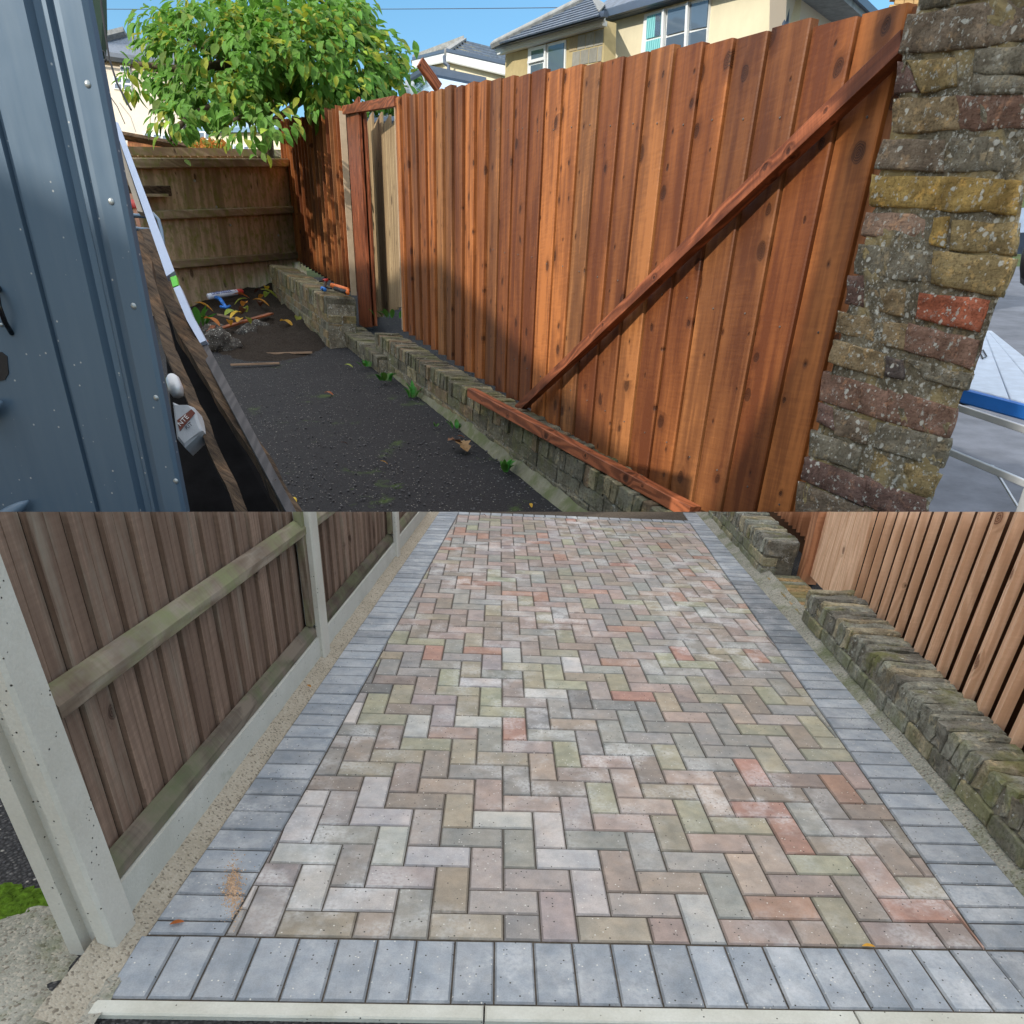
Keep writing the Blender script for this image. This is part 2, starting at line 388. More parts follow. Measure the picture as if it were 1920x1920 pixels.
def plain(name, c, rough=.6, spec=.4, metal=0, var=.15, nsc=6., bumpd=.0, coat=0):
    m = NT(name, rough, spec, metal); p = m.pos()
    a = m.noise(p, nsc, 5, .65)
    m.col(m.mix(m.math('MULTIPLY', m.step(a, .3, .7), 1.0), tuple(x*(1-var) for x in c), tuple(min(1, x*(1+var)) for x in c)))
    if bumpd: m.bump(m.noise(p, nsc*12, 4, .6), bumpd, .7)
    if coat: m.b.inputs['Coat Weight'].default_value = coat
    return m.m

M = {}
M['asphalt'] = asphalt('asphalt'); M['asphalt_mossy'] = asphalt('asphalt_mossy', base=(.022, .022, .027), stone=(.075, .075, .085), moss=.60, sc=.55)
M['paver'] = paver_mat('paver', 'attr', .55); M['sett'] = paver_mat('sett', 'obj', .35)
M['joint'] = plain('joint_sand', (.085, .072, .058), .95, .1, var=.4, nsc=60, bumpd=.002)
M['post_c'] = concrete('post_concrete', (.50, .475, .41), (.62, .60, .54), 1.0, .4, moss=.68)
M['gravelboard'] = concrete('gravel_board_concrete', (.46, .46, .41), (.60, .60, .55), 1.0, .2, moss=.66)
M['mortar_bed'] = concrete('mortar_fillet', (.33, .29, .22), (.44, .39, .31), 1.5, .2, agg=True)
M['rubble_c'] = concrete('rough_concrete', (.22, .22, .18), (.38, .37, .32), 1.4, .6, moss=.50, agg=True)
M['kerb_c'] = concrete('kerb_concrete', (.46, .45, .38), (.66, .66, .60), 1.2, .15)
M['old_board'] = wood('old_brown_board', (.285, .195, .145), (.125, .080, .058), knot=.10, grain=90, weather=(.27, .24, .19), vary=.25, rough=.8, warpk=.12, ringk=.12)
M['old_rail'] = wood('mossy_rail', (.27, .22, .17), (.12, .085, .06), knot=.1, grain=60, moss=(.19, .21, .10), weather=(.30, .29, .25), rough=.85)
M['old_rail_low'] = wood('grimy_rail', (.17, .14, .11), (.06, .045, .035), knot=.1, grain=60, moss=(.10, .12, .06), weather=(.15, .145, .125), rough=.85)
M['peach_board'] = wood('fresh_sawn_board', (.86, .57, .385), (.64, .38, .235), knot=.13, grain=55, vary=.2, rough=.75, knotc=(.12, .04, .02))
M['orange_board'] = wood('stained_board', (.41, .146, .043), (.115, .034, .012), knot=.48, grain=24, vary=.45, sc=.42, rough=.55, warpk=.5, ringk=.13, blotk=1.5, gain=.66, kny=6.5, alt=(.58, .80, 1.1))
M['orange_mid'] = wood('mid_orange_timber', (.50, .23, .12), (.24, .095, .045), knot=.3, grain=40, vary=.2, sc=1.0, rough=.6)
M['orange_dark'] = wood('stained_timber', (.33, .105, .045), (.09, .026, .012), knot=.3, grain=40, vary=.2, sc=.7, rough=.5)
M['gate_board'] = wood('gate_board', (.38, .275, .155), (.20, .135, .075), knot=.45, grain=24, vary=.3, sc=.35, rough=.7)
M['pale_edge'] = plain('sawn_edge', (.50, .38, .26), .8, .2, var=.1)
M['back_board'] = wood('weathered_board', (.62, .47, .33), (.36, .26, .17), knot=.25, grain=18, vary=.5, sc=.30, moss=(.26, .27, .07), weather=(.34, .27, .19), rough=.85)
M['back_rail'] = wood('weathered_rail', (.48, .38, .27), (.26, .19, .13), knot=.1, grain=30, sc=.4, moss=(.27, .29, .09), rough=.85)
M['rough_timber'] = NT('rough_timber', .9, .2); _m = M['rough_timber']; _c = _m.mix(_m.step(_m.noise(_m.vmul(_m.n('ShaderNodeUVMap').outputs[0], (16, 2.2, 1)), 1, 6, .75), .36, .62), (.016, .012, .010), (.125, .085, .055)); _m.col(_m.mix(_m.step(_m.noise(_m.pos(), 3, 4, .6), .5, .65), _c, _m.mix(1.0, _c, (1.7, 1.5, 1.3), 'MULTIPLY'))); _m.bump(_m.noise(_m.vmul(_m.n('ShaderNodeUVMap').outputs[0], (30, 5, 1)), 1, 6, .75), .012, 1.0); M['rough_timber'] = _m.m
M['brown_gap'] = plain('brown_gap', (.09, .045, .025), .9, .1, var=.3)
M['joint_dark'] = plain('dark_gap', (.03, .024, .02), .95, .1, var=.3)
M['gap_shade_board'] = plain('gap_shade_board', (.007, .007, .008), .9, .05, var=.4, nsc=5, bumpd=.002)  # near-black colour stands in for the unlit gap behind the leaning posts
M['brickA'] = masonry('mossy_brick', .48, .45, .55, d=.008, mossamt=.6, mossc=(.12, .13, .045)); M['brickB'] = masonry('moss_covered_brick', .42, .35, 1.3, mossc=(.15, .165, .07), d=.004, mossamt=.6)
M['copeB'] = masonry('mossy_coping_brick', .50, .45, 1.3, mossc=(.15, .155, .04), d=.006, mossamt=.75)
M['mortar'] = masonry('lime_mortar', .62, .9, .9, d=.01, mossamt=.3)
M['pier_mortar'] = masonry('pier_mortar', .66, 1.0, 1.1, d=.014, mossamt=.25, spots=.24, alt=(.44, .34, .16))
M['stone'] = masonry('weathered_brickwork', .66, .75, .9, d=.010, mossamt=.3, mossc=(.07, .07, .035), spots=.09)

exec_order = None
# =================================================================== THE DRIVE
def xl(y): return (-0.729 + 0.0605*y)         # inner edge of the left border at distance y
def xlo(y): return (-0.929 + 0.0630*y)
def xr(y): return (1.306 + 0.0875*y)
def xro(y): return (1.545 + 0.0715*y)
YF = 5.44                                     # far end of the herringbone
def slab_mesh(name, pts, z0, z1, mat, kind='structure'):
    bm = BM(); poly_prism(bm, [Vector((x, y, z0)) for x, y in pts], Z*(z1-z0)); uv_axes(bm, Vector(), Vector((1, 0, 0)), Vector((0, 1, 0)))
    o = link(name, bm, mat, cut=True); tag(o, kind=kind); return o
slab_mesh('ground', [(-7, -3.2), (7, -3.2), (7, 7), (-7, 7)], -1.2, -0.016, M['asphalt'])
paving = slab_mesh('paving', [(xlo(-.215)-.0, -.215), (xro(-.215), -.215), (xro(6.5), 6.5), (xlo(6.5), 6.5)], -0.0155, -0.0065, M['joint'])
paving['label'] = 'herringbone block paved drive with a charcoal border'

def clip_poly(pts, edges):
    """Sutherland-Hodgman on 2-D points; each edge is (px, py, nx, ny), keep the side n points to"""
    for px_, py_, nx_, ny_ in edges:
        out = []
        for i in range(len(pts)):
            a, b = pts[i-1], pts[i]
            da = (a[0]-px_)*nx_+(a[1]-py_)*ny_; db = (b[0]-px_)*nx_+(b[1]-py_)*ny_
            if da*db < 0:
                t = da/(da-db); out.append((a[0]+(b[0]-a[0])*t, a[1]+(b[1]-a[1])*t))
            if db >= 0: out.append(b)
        pts = out
        if not pts: return pts
    # drop near-duplicate points
    q = []
    for p in pts:
        if not q or (abs(p[0]-q[-1][0])+abs(p[1]-q[-1][1])) > .004: q.append(p)
    if len(q) > 1 and abs(q[0][0]-q[-1][0])+abs(q[0][1]-q[-1][1]) < .004: q.pop()
    return q
def area(p): return abs(sum(p[i-1][0]*p[i][1]-p[i][0]*p[i-1][1] for i in range(len(p))))/2
PAL = {'r': (.42, .27, .225), 'p': (.42, .345, .315), 'b': (.37, .335, .275), 'g': (.34, .335, .325), 'n': (.335, .29, .265),
       'y': (.37, .365, .29), 'w': (.52, .51, .51), 'k': (.25, .25, .25), 'v': (.39, .35, .35)}
def paver_color(i, j, vert):
    rs = random.Random(i*131+j*17+(7 if vert else 0))
    x = (i+7)/20.0
    if j < 9:  # near the camera: pale and pinkish on the left, brown and red on the right
        keys = 'wwpvgbnwvgwv' if x < .5 else ('pwvgbpnryg' if x < .72 else 'nprnbnrpygn')
    elif j < 22: keys = 'pgbygnyvbwkgvr' if x < .6 else 'ygynpgybgrbv'
    else: keys = 'pgngyvnpgnrbvp'
    c = PAL[rs.choice(keys)]; c = (c[0]*1.03, c[1]*.99, c[2]*.93)
    k = rs.uniform(.90, 1.10)
    return tuple(max(0, v*k*rs.uniform(.97, 1.03)) for v in c)
def add_paver(bm, pts, col, zt, tilt=(0, 0)):
    n0 = len(bm.faces); g = .0019
    c = (sum(p[0] for p in pts)/len(pts), sum(p[1] for p in pts)/len(pts))
    q = []
    n = len(pts)
    s = sum(pts[i-1][0]*pts[i][1]-pts[i][0]*pts[i-1][1] for i in range(n))
    if s < 0: pts = pts[::-1]
    for i in range(n):   # inset by the half joint
        a, p, b = Vector(pts[i-1]), Vector(pts[i]), Vector(pts[(i+1) % n])
        e1 = (p-a).normalized(); e2 = (b-p).normalized()
        n1 = Vector((-e1.y, e1.x)); n2 = Vector((-e2.y, e2.x)); mm = n1+n2
        if mm.length < .2: mm = n1
        mm = mm.normalized(); k = g/max(.45, mm.dot(n1)); q.append(p+mm*k)
    P = [Vector((v.x, v.y, -.006 if False else -.0060)) for v in q]
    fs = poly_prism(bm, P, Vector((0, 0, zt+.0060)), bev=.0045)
    for f in fs:
        for v in f.verts:
            if v.co.z > -.003: v.co.z += 0
    top = {v for f in fs for v in f.verts if v.co.z > -.002}
    for v in top: v.co.z += (v.co.x-c[0])*tilt[0] + (v.co.y-c[1])*tilt[1]
    la = bm.loops.layers.float_color.get('Col') or bm.loops.layers.float_color.new('Col')
    for f in fs:
        flat = all(v in top for v in f.verts) and len(set(f.verts)) == len(pts)
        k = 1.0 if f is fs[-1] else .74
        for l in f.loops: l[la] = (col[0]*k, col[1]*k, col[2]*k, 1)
edgesF = [(xl(0), 0, 1, -0.0605), (xr(0), 0, -1, 0.0875), (0, 0, 0, 1), (0, YF, 0, -1)]
cells = []
for j in range(-2, 58):
    for i in range(-10, 22):
        if (i-j+2) % 4 == 0: cells.append((i, j, 0, [(i, j), (i+2, j), (i+2, j+1), (i, j+1)]))
        if (j-i-3) % 4 == 0: cells.append((i, j, 1, [(i, j), (i+1, j), (i+1, j+2), (i, j+2)]))
good = []
for i, j, v, p in cells:
    q = clip_poly([(x*.1, y*.1) for x, y in p], edgesF)
    if len(q) > 2 and area(q) > .0004: good.append((min(y for x, y in q), i, j, v, q))
good.sort(key=lambda t: t[0])
far_bm = BM()
for k, (yy, i, j, v, q) in enumerate(good):
    col = paver_color(i, j, v); t = (RU(-.006, .006), RU(-.006, .006))
    if k < 300:
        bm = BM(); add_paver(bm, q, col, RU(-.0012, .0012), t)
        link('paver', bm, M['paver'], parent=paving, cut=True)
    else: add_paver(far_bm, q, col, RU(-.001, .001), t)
tag(link('paver_field', far_bm, M['paver'], parent=paving, cut=True), kind='stuff')
# charcoal border setts
def sett_piece(pts, warm=0):
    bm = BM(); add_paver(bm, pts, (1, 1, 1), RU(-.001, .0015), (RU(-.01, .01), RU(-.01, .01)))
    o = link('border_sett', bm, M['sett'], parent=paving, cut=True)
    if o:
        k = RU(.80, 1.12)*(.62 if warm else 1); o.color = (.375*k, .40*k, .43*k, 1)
    return o
x = xlo(-.21); i = 0
while x < 1.66:
    wd = .1015+RU(-.0012, .0012); sh = -.012*0
    sett_piece([(x, -.209), (x+wd, -.209), (x+wd, -.003), (x, -.003)]); x += wd+.0005
y = 0.0; first = True
while y < 5.6:
    h = .052 if first else .1005+RU(-.001, .001); first = False
    if y+h > YF: h = max(.03, h)
    sett_piece([(xlo(y), y), (xl(y)-.001, y), (xl(y+h)-.001, y+h), (xlo(y+h), y+h)]); y += h+.001
y = 0.0; k = 0
while y < 5.9:
    h = .1005+RU(-.001, .001) if k != 1 else .066; k += 1
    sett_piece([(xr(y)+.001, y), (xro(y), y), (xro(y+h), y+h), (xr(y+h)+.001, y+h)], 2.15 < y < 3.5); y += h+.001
x = xl(YF)
while x < xr(YF)-.03:                           # closing row at the far end
    dy = YF
    sett_piece([(x, dy+.002), (x+.1, dy+.002), (x+.1, dy+.11), (x, dy+.11)]); x += .102
# concrete edging along the road
for a, b, wob in ((-.955, -.049, 0), (-.045, .846, .002), (.851, 1.9, .004)):
    bm = BM(); poly_prism(bm, [Vector((a, -.2555-wob, -.02)), Vector((b, -.2555-wob, -.02)), Vector((b, -.2125, -.02)), Vector((a, -.2125, -.02))], Z*.0205, bev=.004)
    tag(link('kerb_stone', bm, M['kerb_c'], loc=(a, -.23, -.02), cut=True), 'pale concrete edging %s the front of the block paving' % {-.955: 'at the left end of', -.045: 'in the middle of', .851: 'at the right end of'}[a], 'kerb', 'edging kerbs in front of the drive')
# sandy mortar fillet between border and gravel boards / brick wall
LD = Vector((.060, 1, 0)).normalized(); LN = Vector((LD.y, -LD.x, 0)); L0 = Vector((-.990, 0, 0))
def LP(s, off, z): return L0 + LD*s + LN*off + Z*z     # s along the left fence, off towards the drive
def strip(name, fL, fR, y0, y1, n, mat, zl, zr, kind='structure', lump=.006, cols=4):
    return grid_sheet(name, lambda u, v: Vector((fL(y0+(y1-y0)*v)*(1-u)+fR(y0+(y1-y0)*v)*u, y0+(y1-y0)*v, zl*(1-u)+zr*u)), cols, n, lambda p: lump*nz(p, 9, 3)+lump*.6*nz(p, 34, 8), mat, kind, cut=True)
strip('mortar_fillet', lambda y: -1.02+.06*y, lambda y: xlo(y)+.002, -.30, 5.6, 120, M['mortar_bed'], .040, -.010)
strip('mortar_fillet', lambda y: xro(y)-.002, lambda y: 1.64+.078*y, -.25, 6.1, 120, M['rubble_c'], -.012, .050)

# left fence: concrete posts, concrete gravel boards, brown boards behind rails
def hpost(s, w, label, z1=1.9, tilt=0.0, fade=0.0, off0=-.085, off1=.020, lean=0.0, name='concrete_post'):
    t = thing(name, label, 'fence post', LP(s, -.05, 0), 'concrete posts of the brown fence')
    d = w; sl = .045; m = (off0+off1)/2
    cs = [(s, off0), (s+d, off0), (s+d, m-sl/2), (s+d-.028, m-sl/2+.006), (s+d-.028, m+sl/2-.006), (s+d, m+sl/2), (s+d, off1-.006), (s+d-.006, off1), (s+.008, off1), (s, off1-.008),
          (s, m+sl/2), (s+.028, m+sl/2-.006), (s+.028, m-sl/2+.006), (s, m-sl/2)]
    bm = BM(); P = [LP(a, b, -.06) for a, b in cs]
    poly_prism(bm, P, Z*(z1+.06) - LD.cross(Z)*lean*z1)
    link('post_body', bm, M['post_c'], parent=t, cut=True); return t
hpost(-.068, .104, 'big slotted concrete post at the near end of the brown fence', off0=-.100, off1=.024, lean=.035)
hpost(1.845, .10, 'slim concrete post between the first two brown fence panels')
hpost(3.76, .10, 'farthest concrete post of the brown fence beside the drive')
def left_panel(s0, s1, which):
    tp = thing('board_fence', 'brown board fence panel with mossy rails, %s' % which, 'fence', LP(s0, -.05, .15), 'brown panels along the left of the drive')
    gb = BM(); poly_prism(gb, [LP(s0, -.045, -.1), LP(s1, -.045, -.1), LP(s1, 0, -.1), LP(s0, 0, -.1)], Z*.222)
    tag(link('gravel_board', gb, M['gravelboard'], loc=LP(s0, 0, 0), cut=True), 'grey concrete gravel board %s' % ('under the nearest brown panel' if s0 < 1 else 'under the middle brown panel' if s0 < 3 else 'under the farthest brown panel'), 'gravel board', 'gravel boards under the brown fence')
    s = s0; rs = random.Random(int(s0*10))
    off = -.045
    while s < s1-.005:
        wd = min(.128+rs.uniform(-.004, .004), s1-s)
        bm = BM(); o = [LP(s+.004, off-.014, .10), LP(s+wd-.001, off-.018, .10), LP(s+wd-.001, off-.012, .10), LP(s+wd*.52, off-.006, .10), LP(s+wd*.50, off-.011, .10), LP(s+wd*.48, off-.005, .10), LP(s+.008, off+.003, .10), LP(s+.004, off+.001, .10)]
        poly_prism(bm, o, Z*1.8); uv_axes(bm, LP(s, 0, 0), LD, Z, LN)
        o = link('board', bm, M['old_board'], parent=tp, cut=True); s += wd
    bk_ = BM(); poly_prism(bk_, [LP(s0, off-.030, .12), LP(s1, off-.030, .12), LP(s1, off-.020, .12), LP(s0, off-.020, .12)], Z*1.7); link('backing', bk_, M['joint_dark'], parent=tp, cut=True)
    # middle arris rail and bottom rail
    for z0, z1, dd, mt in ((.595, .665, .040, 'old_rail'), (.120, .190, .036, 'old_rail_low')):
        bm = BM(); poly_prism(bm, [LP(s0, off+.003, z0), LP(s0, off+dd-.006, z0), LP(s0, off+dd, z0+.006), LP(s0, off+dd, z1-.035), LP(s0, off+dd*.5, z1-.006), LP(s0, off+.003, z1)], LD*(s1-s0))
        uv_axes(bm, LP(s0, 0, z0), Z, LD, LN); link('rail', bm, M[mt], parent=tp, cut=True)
    bm = BM(); box(bm, (0, 0, 0), (.045, .03, 1.7))
    for v in bm.verts: v.co = LP(s1-.047+v.co.x, off+.006+v.co.y, .19+v.co.z)
    uv_axes(bm, LP(s1, 0, 0), LD, Z, LN); link('end_batten', bm, M['old_rail'], parent=tp, cut=True)
    return tp
left_panel(.043, 1.845, 'nearest the road')
left_panel(1.945, 3.76, 'between the two slim posts')
left_panel(3.86, 5.7, 'at the far end of the drive')

# right-hand low brick wall of the drive
WD = Vector((.079, 1, 0)).normalized(); WN = Vector((-WD.y, WD.x, 0)); W0 = Vector((1.583, 0, 0))    # WN points to the drive
def WP(s, off, z): return W0 + WD*s - WN*off + Z*z     # off = distance behind the drive-side face
BR = {'y': (.46, .41, .29), 'g': (.36, .36, .30), 'd': (.27, .26, .22), 'o': (.50, .34, .18)}
def low_wall(s0, s1, h, coping, label, depth, name='garden_wall', cope='copeB', body='brickB', nst=1, endface=True):
    t = thing(name, label, 'wall', WP(s0, .1, 0))
    bm = BM(); poly_prism(bm, [WP(s0+.006, .005, -.05), WP(s1-.006, .005, -.05), WP(s1-.006, depth(s1)-.01, -.05), WP(s0+.006, depth(s0)-.01, -.05)], Z*(h+.05-coping*.25))
    link('core', bm, M['mortar'], parent=t, cut=True).color = (.30, .28, .22, 1)
    rs = random.Random(int(s0*100)+5)
    # stretchers
    z = h-coping-.010
    for c in range(nst):
        zz = z-.066
        s = s0 - (.0 if c % 2 == 0 else .11)
        tm = brick_templates('stretcher', (.212, .10, .062), .006, 4, 1)
        while s < s1-.03:
            a = max(s, s0); b = min(s+.215, s1)
            if b-a > .04:
                cen = WP((a+b)/2, .046+rs.uniform(-.004, .004), zz+.033)
                Mx = frame(cen, WD*((b-a)/.218), WN, Z) @ Matrix.Rotation(rs.uniform(-.02, .02), 4, 'Z')
                if (cen-EYE).dot(CUTN) < -.04:
                    col = BR[rs.choice('yggd')]; o = place('brick', rs.choice(tm), M[body], t, Mx, col)
            s += .222
        z = zz-.009
    # bricks on edge
    tm = brick_templates('coping_brick', (.066, 1.0, 1.0), .0001, 1, 0)
    s = s0; k = 0
    while s < s1-.02:
        d = depth(s); ln = rs.uniform(-.006, .006)
        bm = BM(); w2 = .066+rs.uniform(-.004, .003); tw = rs.uniform(-.012, .012)
        P = [WP(s, .0+ln, h-coping), WP(s+w2, .0+ln+tw*.5, h-coping), WP(s+w2+tw, d+.004, h-coping), WP(s+tw, d+.004, h-coping)]
        poly_prism(bm, P, Z*(coping+rs.uniform(-.008, .006)) + WD*rs.uniform(-.008, .004), bev=.009)
        bmesh.ops.subdivide_edges(bm, edges=[e for e in bm.edges if e.calc_length() > .05], cuts=2, use_grid_fill=True)
        for v in bm.verts: v.co += Vector((nz(v.co, 24, 1), nz(v.co, 24, 5)*.6, nz(v.co, 34, 9)))*.015
        bmesh.ops.recalc_face_normals(bm, faces=bm.faces)
        o = link('coping_brick', bm, M[cope], parent=t, cut=True)
        if o: c = BR[rs.choice('ggddy')]; o.color = (*c, 1)
        s += w2+.009; k += 1
    return t
dp1 = lambda s: .150+.046*s
low_wall(-.35, 2.66, .200, .100, 'low mossy brick wall with a brick-on-edge top beside the near half of the drive', dp1)
bm = BM()   # sunk threshold course in the gateway
t = thing('threshold_wall', 'flat sunken brick threshold in the gateway between the two low walls', 'wall', WP(2.9, .1, 0))
s = 2.70
while s < 3.62:
    b = rough_block([WP(s, .012, -.02), WP(s+.068, .012, -.02), WP(s+.068, .26, -.02), WP(s, .26, -.02)], Z*.052, .004, s*9, 1, .005)
    o = link('brick', b, M['brickB'], parent=t, cut=True); o.color = (*(BR['o'] if int(s*100) % 3 else BR['g']), 1); s += .077
low_wall(3.66, 6.2, .255, .105, 'low mossy brick wall with a stepped end beyond the gateway of the drive', lambda s: .225+.03*(s-3.66), nst=2)

# fence of pale boards behind the wall, with a gate
FD = Vector((.120, 1, 0)).normalized(); FN = Vector((-FD.y, FD.x, 0)); F0 = Vector((1.738, 0, 0))
def FP(s, off, z): return F0 + FD*s + FN*off + Z*z     # off towards the drive
def right_fence(s0, s1, label, pitch, mat, z0, g, zt=2.0):
    t = thing('board_fence', label, 'fence', FP(s0, 0, z0))
    bm = BM(); poly_prism(bm, [FP(s0, -.085, z0-.15), FP(s1, -.085, z0-.15), FP(s1, -.070, z0-.15), FP(s0, -.070, z0-.15)], Z*(zt-z0+.15)); uv_axes(bm, FP(s0, 0, 0), FD, Z)
    link('backing_board', bm, M['brown_gap'], parent=t, cut=True)
    s = s0; rs = random.Random(3)
    while s < s1-.03:
        w = pitch*rs.uniform(.58, .65); tl = .030
        bm = BM(); P = [FP(s, .010, z0), FP(s+w, -.022, z0), FP(s+w, -.036, z0), FP(s, -.034, z0)]
        poly_prism(bm, [P[3], P[0], P[1], P[2]], Z*(zt-z0) + FD*rs.uniform(-.004, .004)); uv_axes(bm, FP(s, 0, 0)+Z*rs.uniform(0, 3), FD, Z, FN)
        link('board', bm, mat, parent=t, cut=True); s += pitch*rs.uniform(.97, 1.03)
    return t
right_fence(-.2, 2.72, 'pale new board fence standing behind the near low wall', .128, M['peach_board'], .175, .03)
gt = thing('gate', 'closed pale board gate between the two low walls', 'gate', FP(2.76, 0, .06))
s = 2.74
while s < 3.50:
    w = .122; bm = BM(); P = [FP(s, -.03, .06), FP(s+w-.009, -.03, .06), FP(s+w-.009, -.010, .06), FP(s+w-.014, -.005, .06), FP(s+.003, -.005, .06), FP(s+.0, -.008, .06)]
    poly_prism(bm, P, Z*1.9); uv_axes(bm, FP(s, 0, 0), FD, Z, FN); link('board', bm, M['peach_board'], parent=gt, cut=True); s += w
bm = BM(); poly_prism(bm, [FP(2.74, -.05, .07), FP(3.51, -.05, .07), FP(3.51, -.035, .07), FP(2.74, -.035, .07)], Z*1.8); link('backing', bm, M['joint_dark'], parent=gt, cut=True)
pt = BM(); poly_prism(pt, [FP(3.52, -.06, 0), FP(3.66, -.06, 0), FP(3.66, .045, 0), FP(3.52, .045, 0)], Z*2, bev=.004); uv_axes(pt, FP(3.5, 0, 0), FD, Z, FN)
tag(link('gate_post', pt, M['orange_mid'], loc=FP(3.55, 0, 0), cut=True), 'dark orange timber gate post at the step in the low wall', 'gate post')
right_fence(3.68, 6.3, 'orange stained board fence behind the far low wall of the drive', .125, M['orange_mid'], .24, .03)

# bits on the drive
def leaf_mesh(name, L, Wd, curl, mat, lobes=0):
    bm = BM(); n = 6; rows = []
    for i in range(n+1):
        t = i/n; w = Wd*math.sin(math.pi*min(1, t*.93+.035))**.8*(1-.25*t); 
        if lobes and i % 2: w *= 1.9
        y = L*t; z = curl*L*math.sin(t*2.4)
        rows.append([bm.verts.new((-w, y, z+abs(w)*.35)), bm.verts.new((0, y, z)), bm.verts.new((w, y, z+abs(w)*.35))])
    for a, b in zip(rows, rows[1:]):
        for k in range(2): bm.faces.new((a[k], a[k+1], b[k+1], b[k]))
    me = bpy.data.meshes.new(name); bm.to_mesh(me); bm.free(); me.materials.append(mat)
    for p in me.polygons: p.use_smooth = True
    return me
def leafmat(name, c, tr=.3):
    m = NT(name, .6, .3); p = m.coord('Object'); r = m.rnd()
    hsv = m.n('ShaderNodeHueSaturation'); m.put(hsv.inputs['Color'], c); m.put(hsv.inputs['Hue'], m.math('MULTIPLY_ADD', r, .05, .475)); m.put(hsv.inputs['Value'], m.math('MULTIPLY_ADD', r, .7, .65))
    m.col(m.mix(m.step(m.noise(m.pos(), 20, 3), .45, .7), hsv.outputs[0], m.mix(1., hsv.outputs[0], (.6, .6, .5), 'MULTIPLY')))
    if tr:
        m.b.inputs['Transmission Weight'].default_value = 0
        tb = m.n('ShaderNodeBsdfTranslucent'); m.L(hsv.outputs[0], tb.inputs[0]); mx = m.n('ShaderNodeMixShader'); mx.inputs[0].default_value = tr
        out = m.t.nodes['Material Output']; m.L(m.b.outputs[0], mx.inputs[1]); m.L(tb.outputs[0], mx.inputs[2]); m.L(mx.outputs[0], out.inputs[0])
    return m.m
M['leaf_yellow'] = leafmat('yellow_leaf', (.62, .36, .04)); M['leaf_brown'] = leafmat('brown_leaf', (.20, .10, .055), .1); M['leaf_lime'] = leafmat('lime_leaf', (.30, .36, .06))
M['leaf_orange'] = leafmat('orange_leaf', (.55, .22, .04)); M['leaf_green'] = leafmat('weed_leaf', (.06, .20, .03))
def fallen(px_, py_, plane, size, mat, label, rot=None, group=None, lobes=0, lift=.004, curl=.12):
    X = hit(px_, py_, *plane); n = plane[1]
    me = leaf_mesh('leaf', size, size*.26, curl, M[mat], lobes)
    o = bpy.data.objects.new('fallen_leaf', me); C.objects.link(o); o.location = X+Vector(n)*lift
    o.rotation_euler = (RU(-.15, .15), RU(-.2, .2), rot if rot is not None else RU(0, 6.3))
    return tag(o, label, 'leaf', group)
BG = (Vector((0, 0, .002)), Z)
fallen(346, 1730, BG, .035, 'leaf_orange', 'small orange leaf on the left charcoal border near its front corner', 1.9)
fallen(1640, 1777, BG, .034, 'leaf_orange', 'small orange leaf fragment in the joint behind the front border', 1.5)
fallen(583, 1290, (Vector((0, 0, .02)), Z), .03, 'leaf_yellow', 'tiny yellow leaf on the sandy fillet under the brown fence', .8)
fallen(912, 970, BG, .05, 'leaf_brown', 'dark curled leaf near the far end of the block paving', 1.2, curl=.4)
# cement smears beside the border and the rough concrete round the first post
grid_sheet('rough_concrete', lambda u, v: Vector((-1.62+.70*u, -.36+.44*v+.02*u, -.022)), 40, 26, lambda p: .028*max(0, nz(p, 4.5, 2)+.62)*min(1, max(0, (p.x+1.62)*6))+.01*nz(p, 22, 4), M['rubble_c'], 'structure', cut=True)
# moss cushions on the asphalt behind the post
M['moss'] = plain('moss', (.075, .14, .012), .95, .1, var=.6, nsc=45, bumpd=.004)
bm = BM()
for k in range(300):
    a = RN()*6.28; rr = RN()**.6; c = hit(65, 1706, (0, 0, -.012), Z) + Vector((math.cos(a)*.17*rr - .02, math.sin(a)*.075*rr - math.cos(a)*.05*rr, 0))
    if nz(c, 14, 4) < -.18: continue
    r0 = RU(.008, .020)
    bmesh.ops.create_icosphere(bm, subdivisions=1, radius=r0, matrix=Matrix.Translation(c+Z*r0*.1) @ Matrix.Diagonal((1, 1, .55, 1)))
for v in bm.verts: v.co += Vector((nz(v.co, 90), nz(v.co, 90, 4), nz(v.co, 90, 7)))*.006
tag(link('moss_patch', bm, M['moss']), 'bright green moss cushion on the asphalt behind the first concrete post', kind='stuff')
# swept jointing sand left in the front corner
bm = BM()
for k in range(900):
    q = hit(438+random.gauss(0, 9), 1668+random.gauss(0, 24), (0, 0, .001), Z); r0 = RU(.0008, .0026)
    bmesh.ops.create_icosphere(bm, subdivisions=1, radius=r0, matrix=Matrix.Translation(q))
tag(link('loose_sand', bm, plain('loose_sand', (.50, .34, .22), .95, .1, var=.3, nsc=80)), kind='stuff')
# loose chippings on the road
bm = BM()
for k in range(2600):
    left = RN() < .40
    x_, y_ = (RU(-2.2, -1.10), RU(-.5, 1.2)) if left else (RU(-1.3, 1.6), RU(-.36, -.268))
    r0 = RU(.0022, .0050)
    bmesh.ops.create_icosphere(bm, subdivisions=0 if False else 1, radius=r0, matrix=Matrix.Translation((x_, y_, -.0155)) @ Matrix.Rotation(RN()*6, 4, 'Z') @ Matrix.Diagonal((1.3, .9, .6, 1)))
M['chip'] = plain('chippings', (.06, .06, .065), .8, .3, var=.8, nsc=80)
tag(link('chippings', bm, M['chip']), kind='stuff')
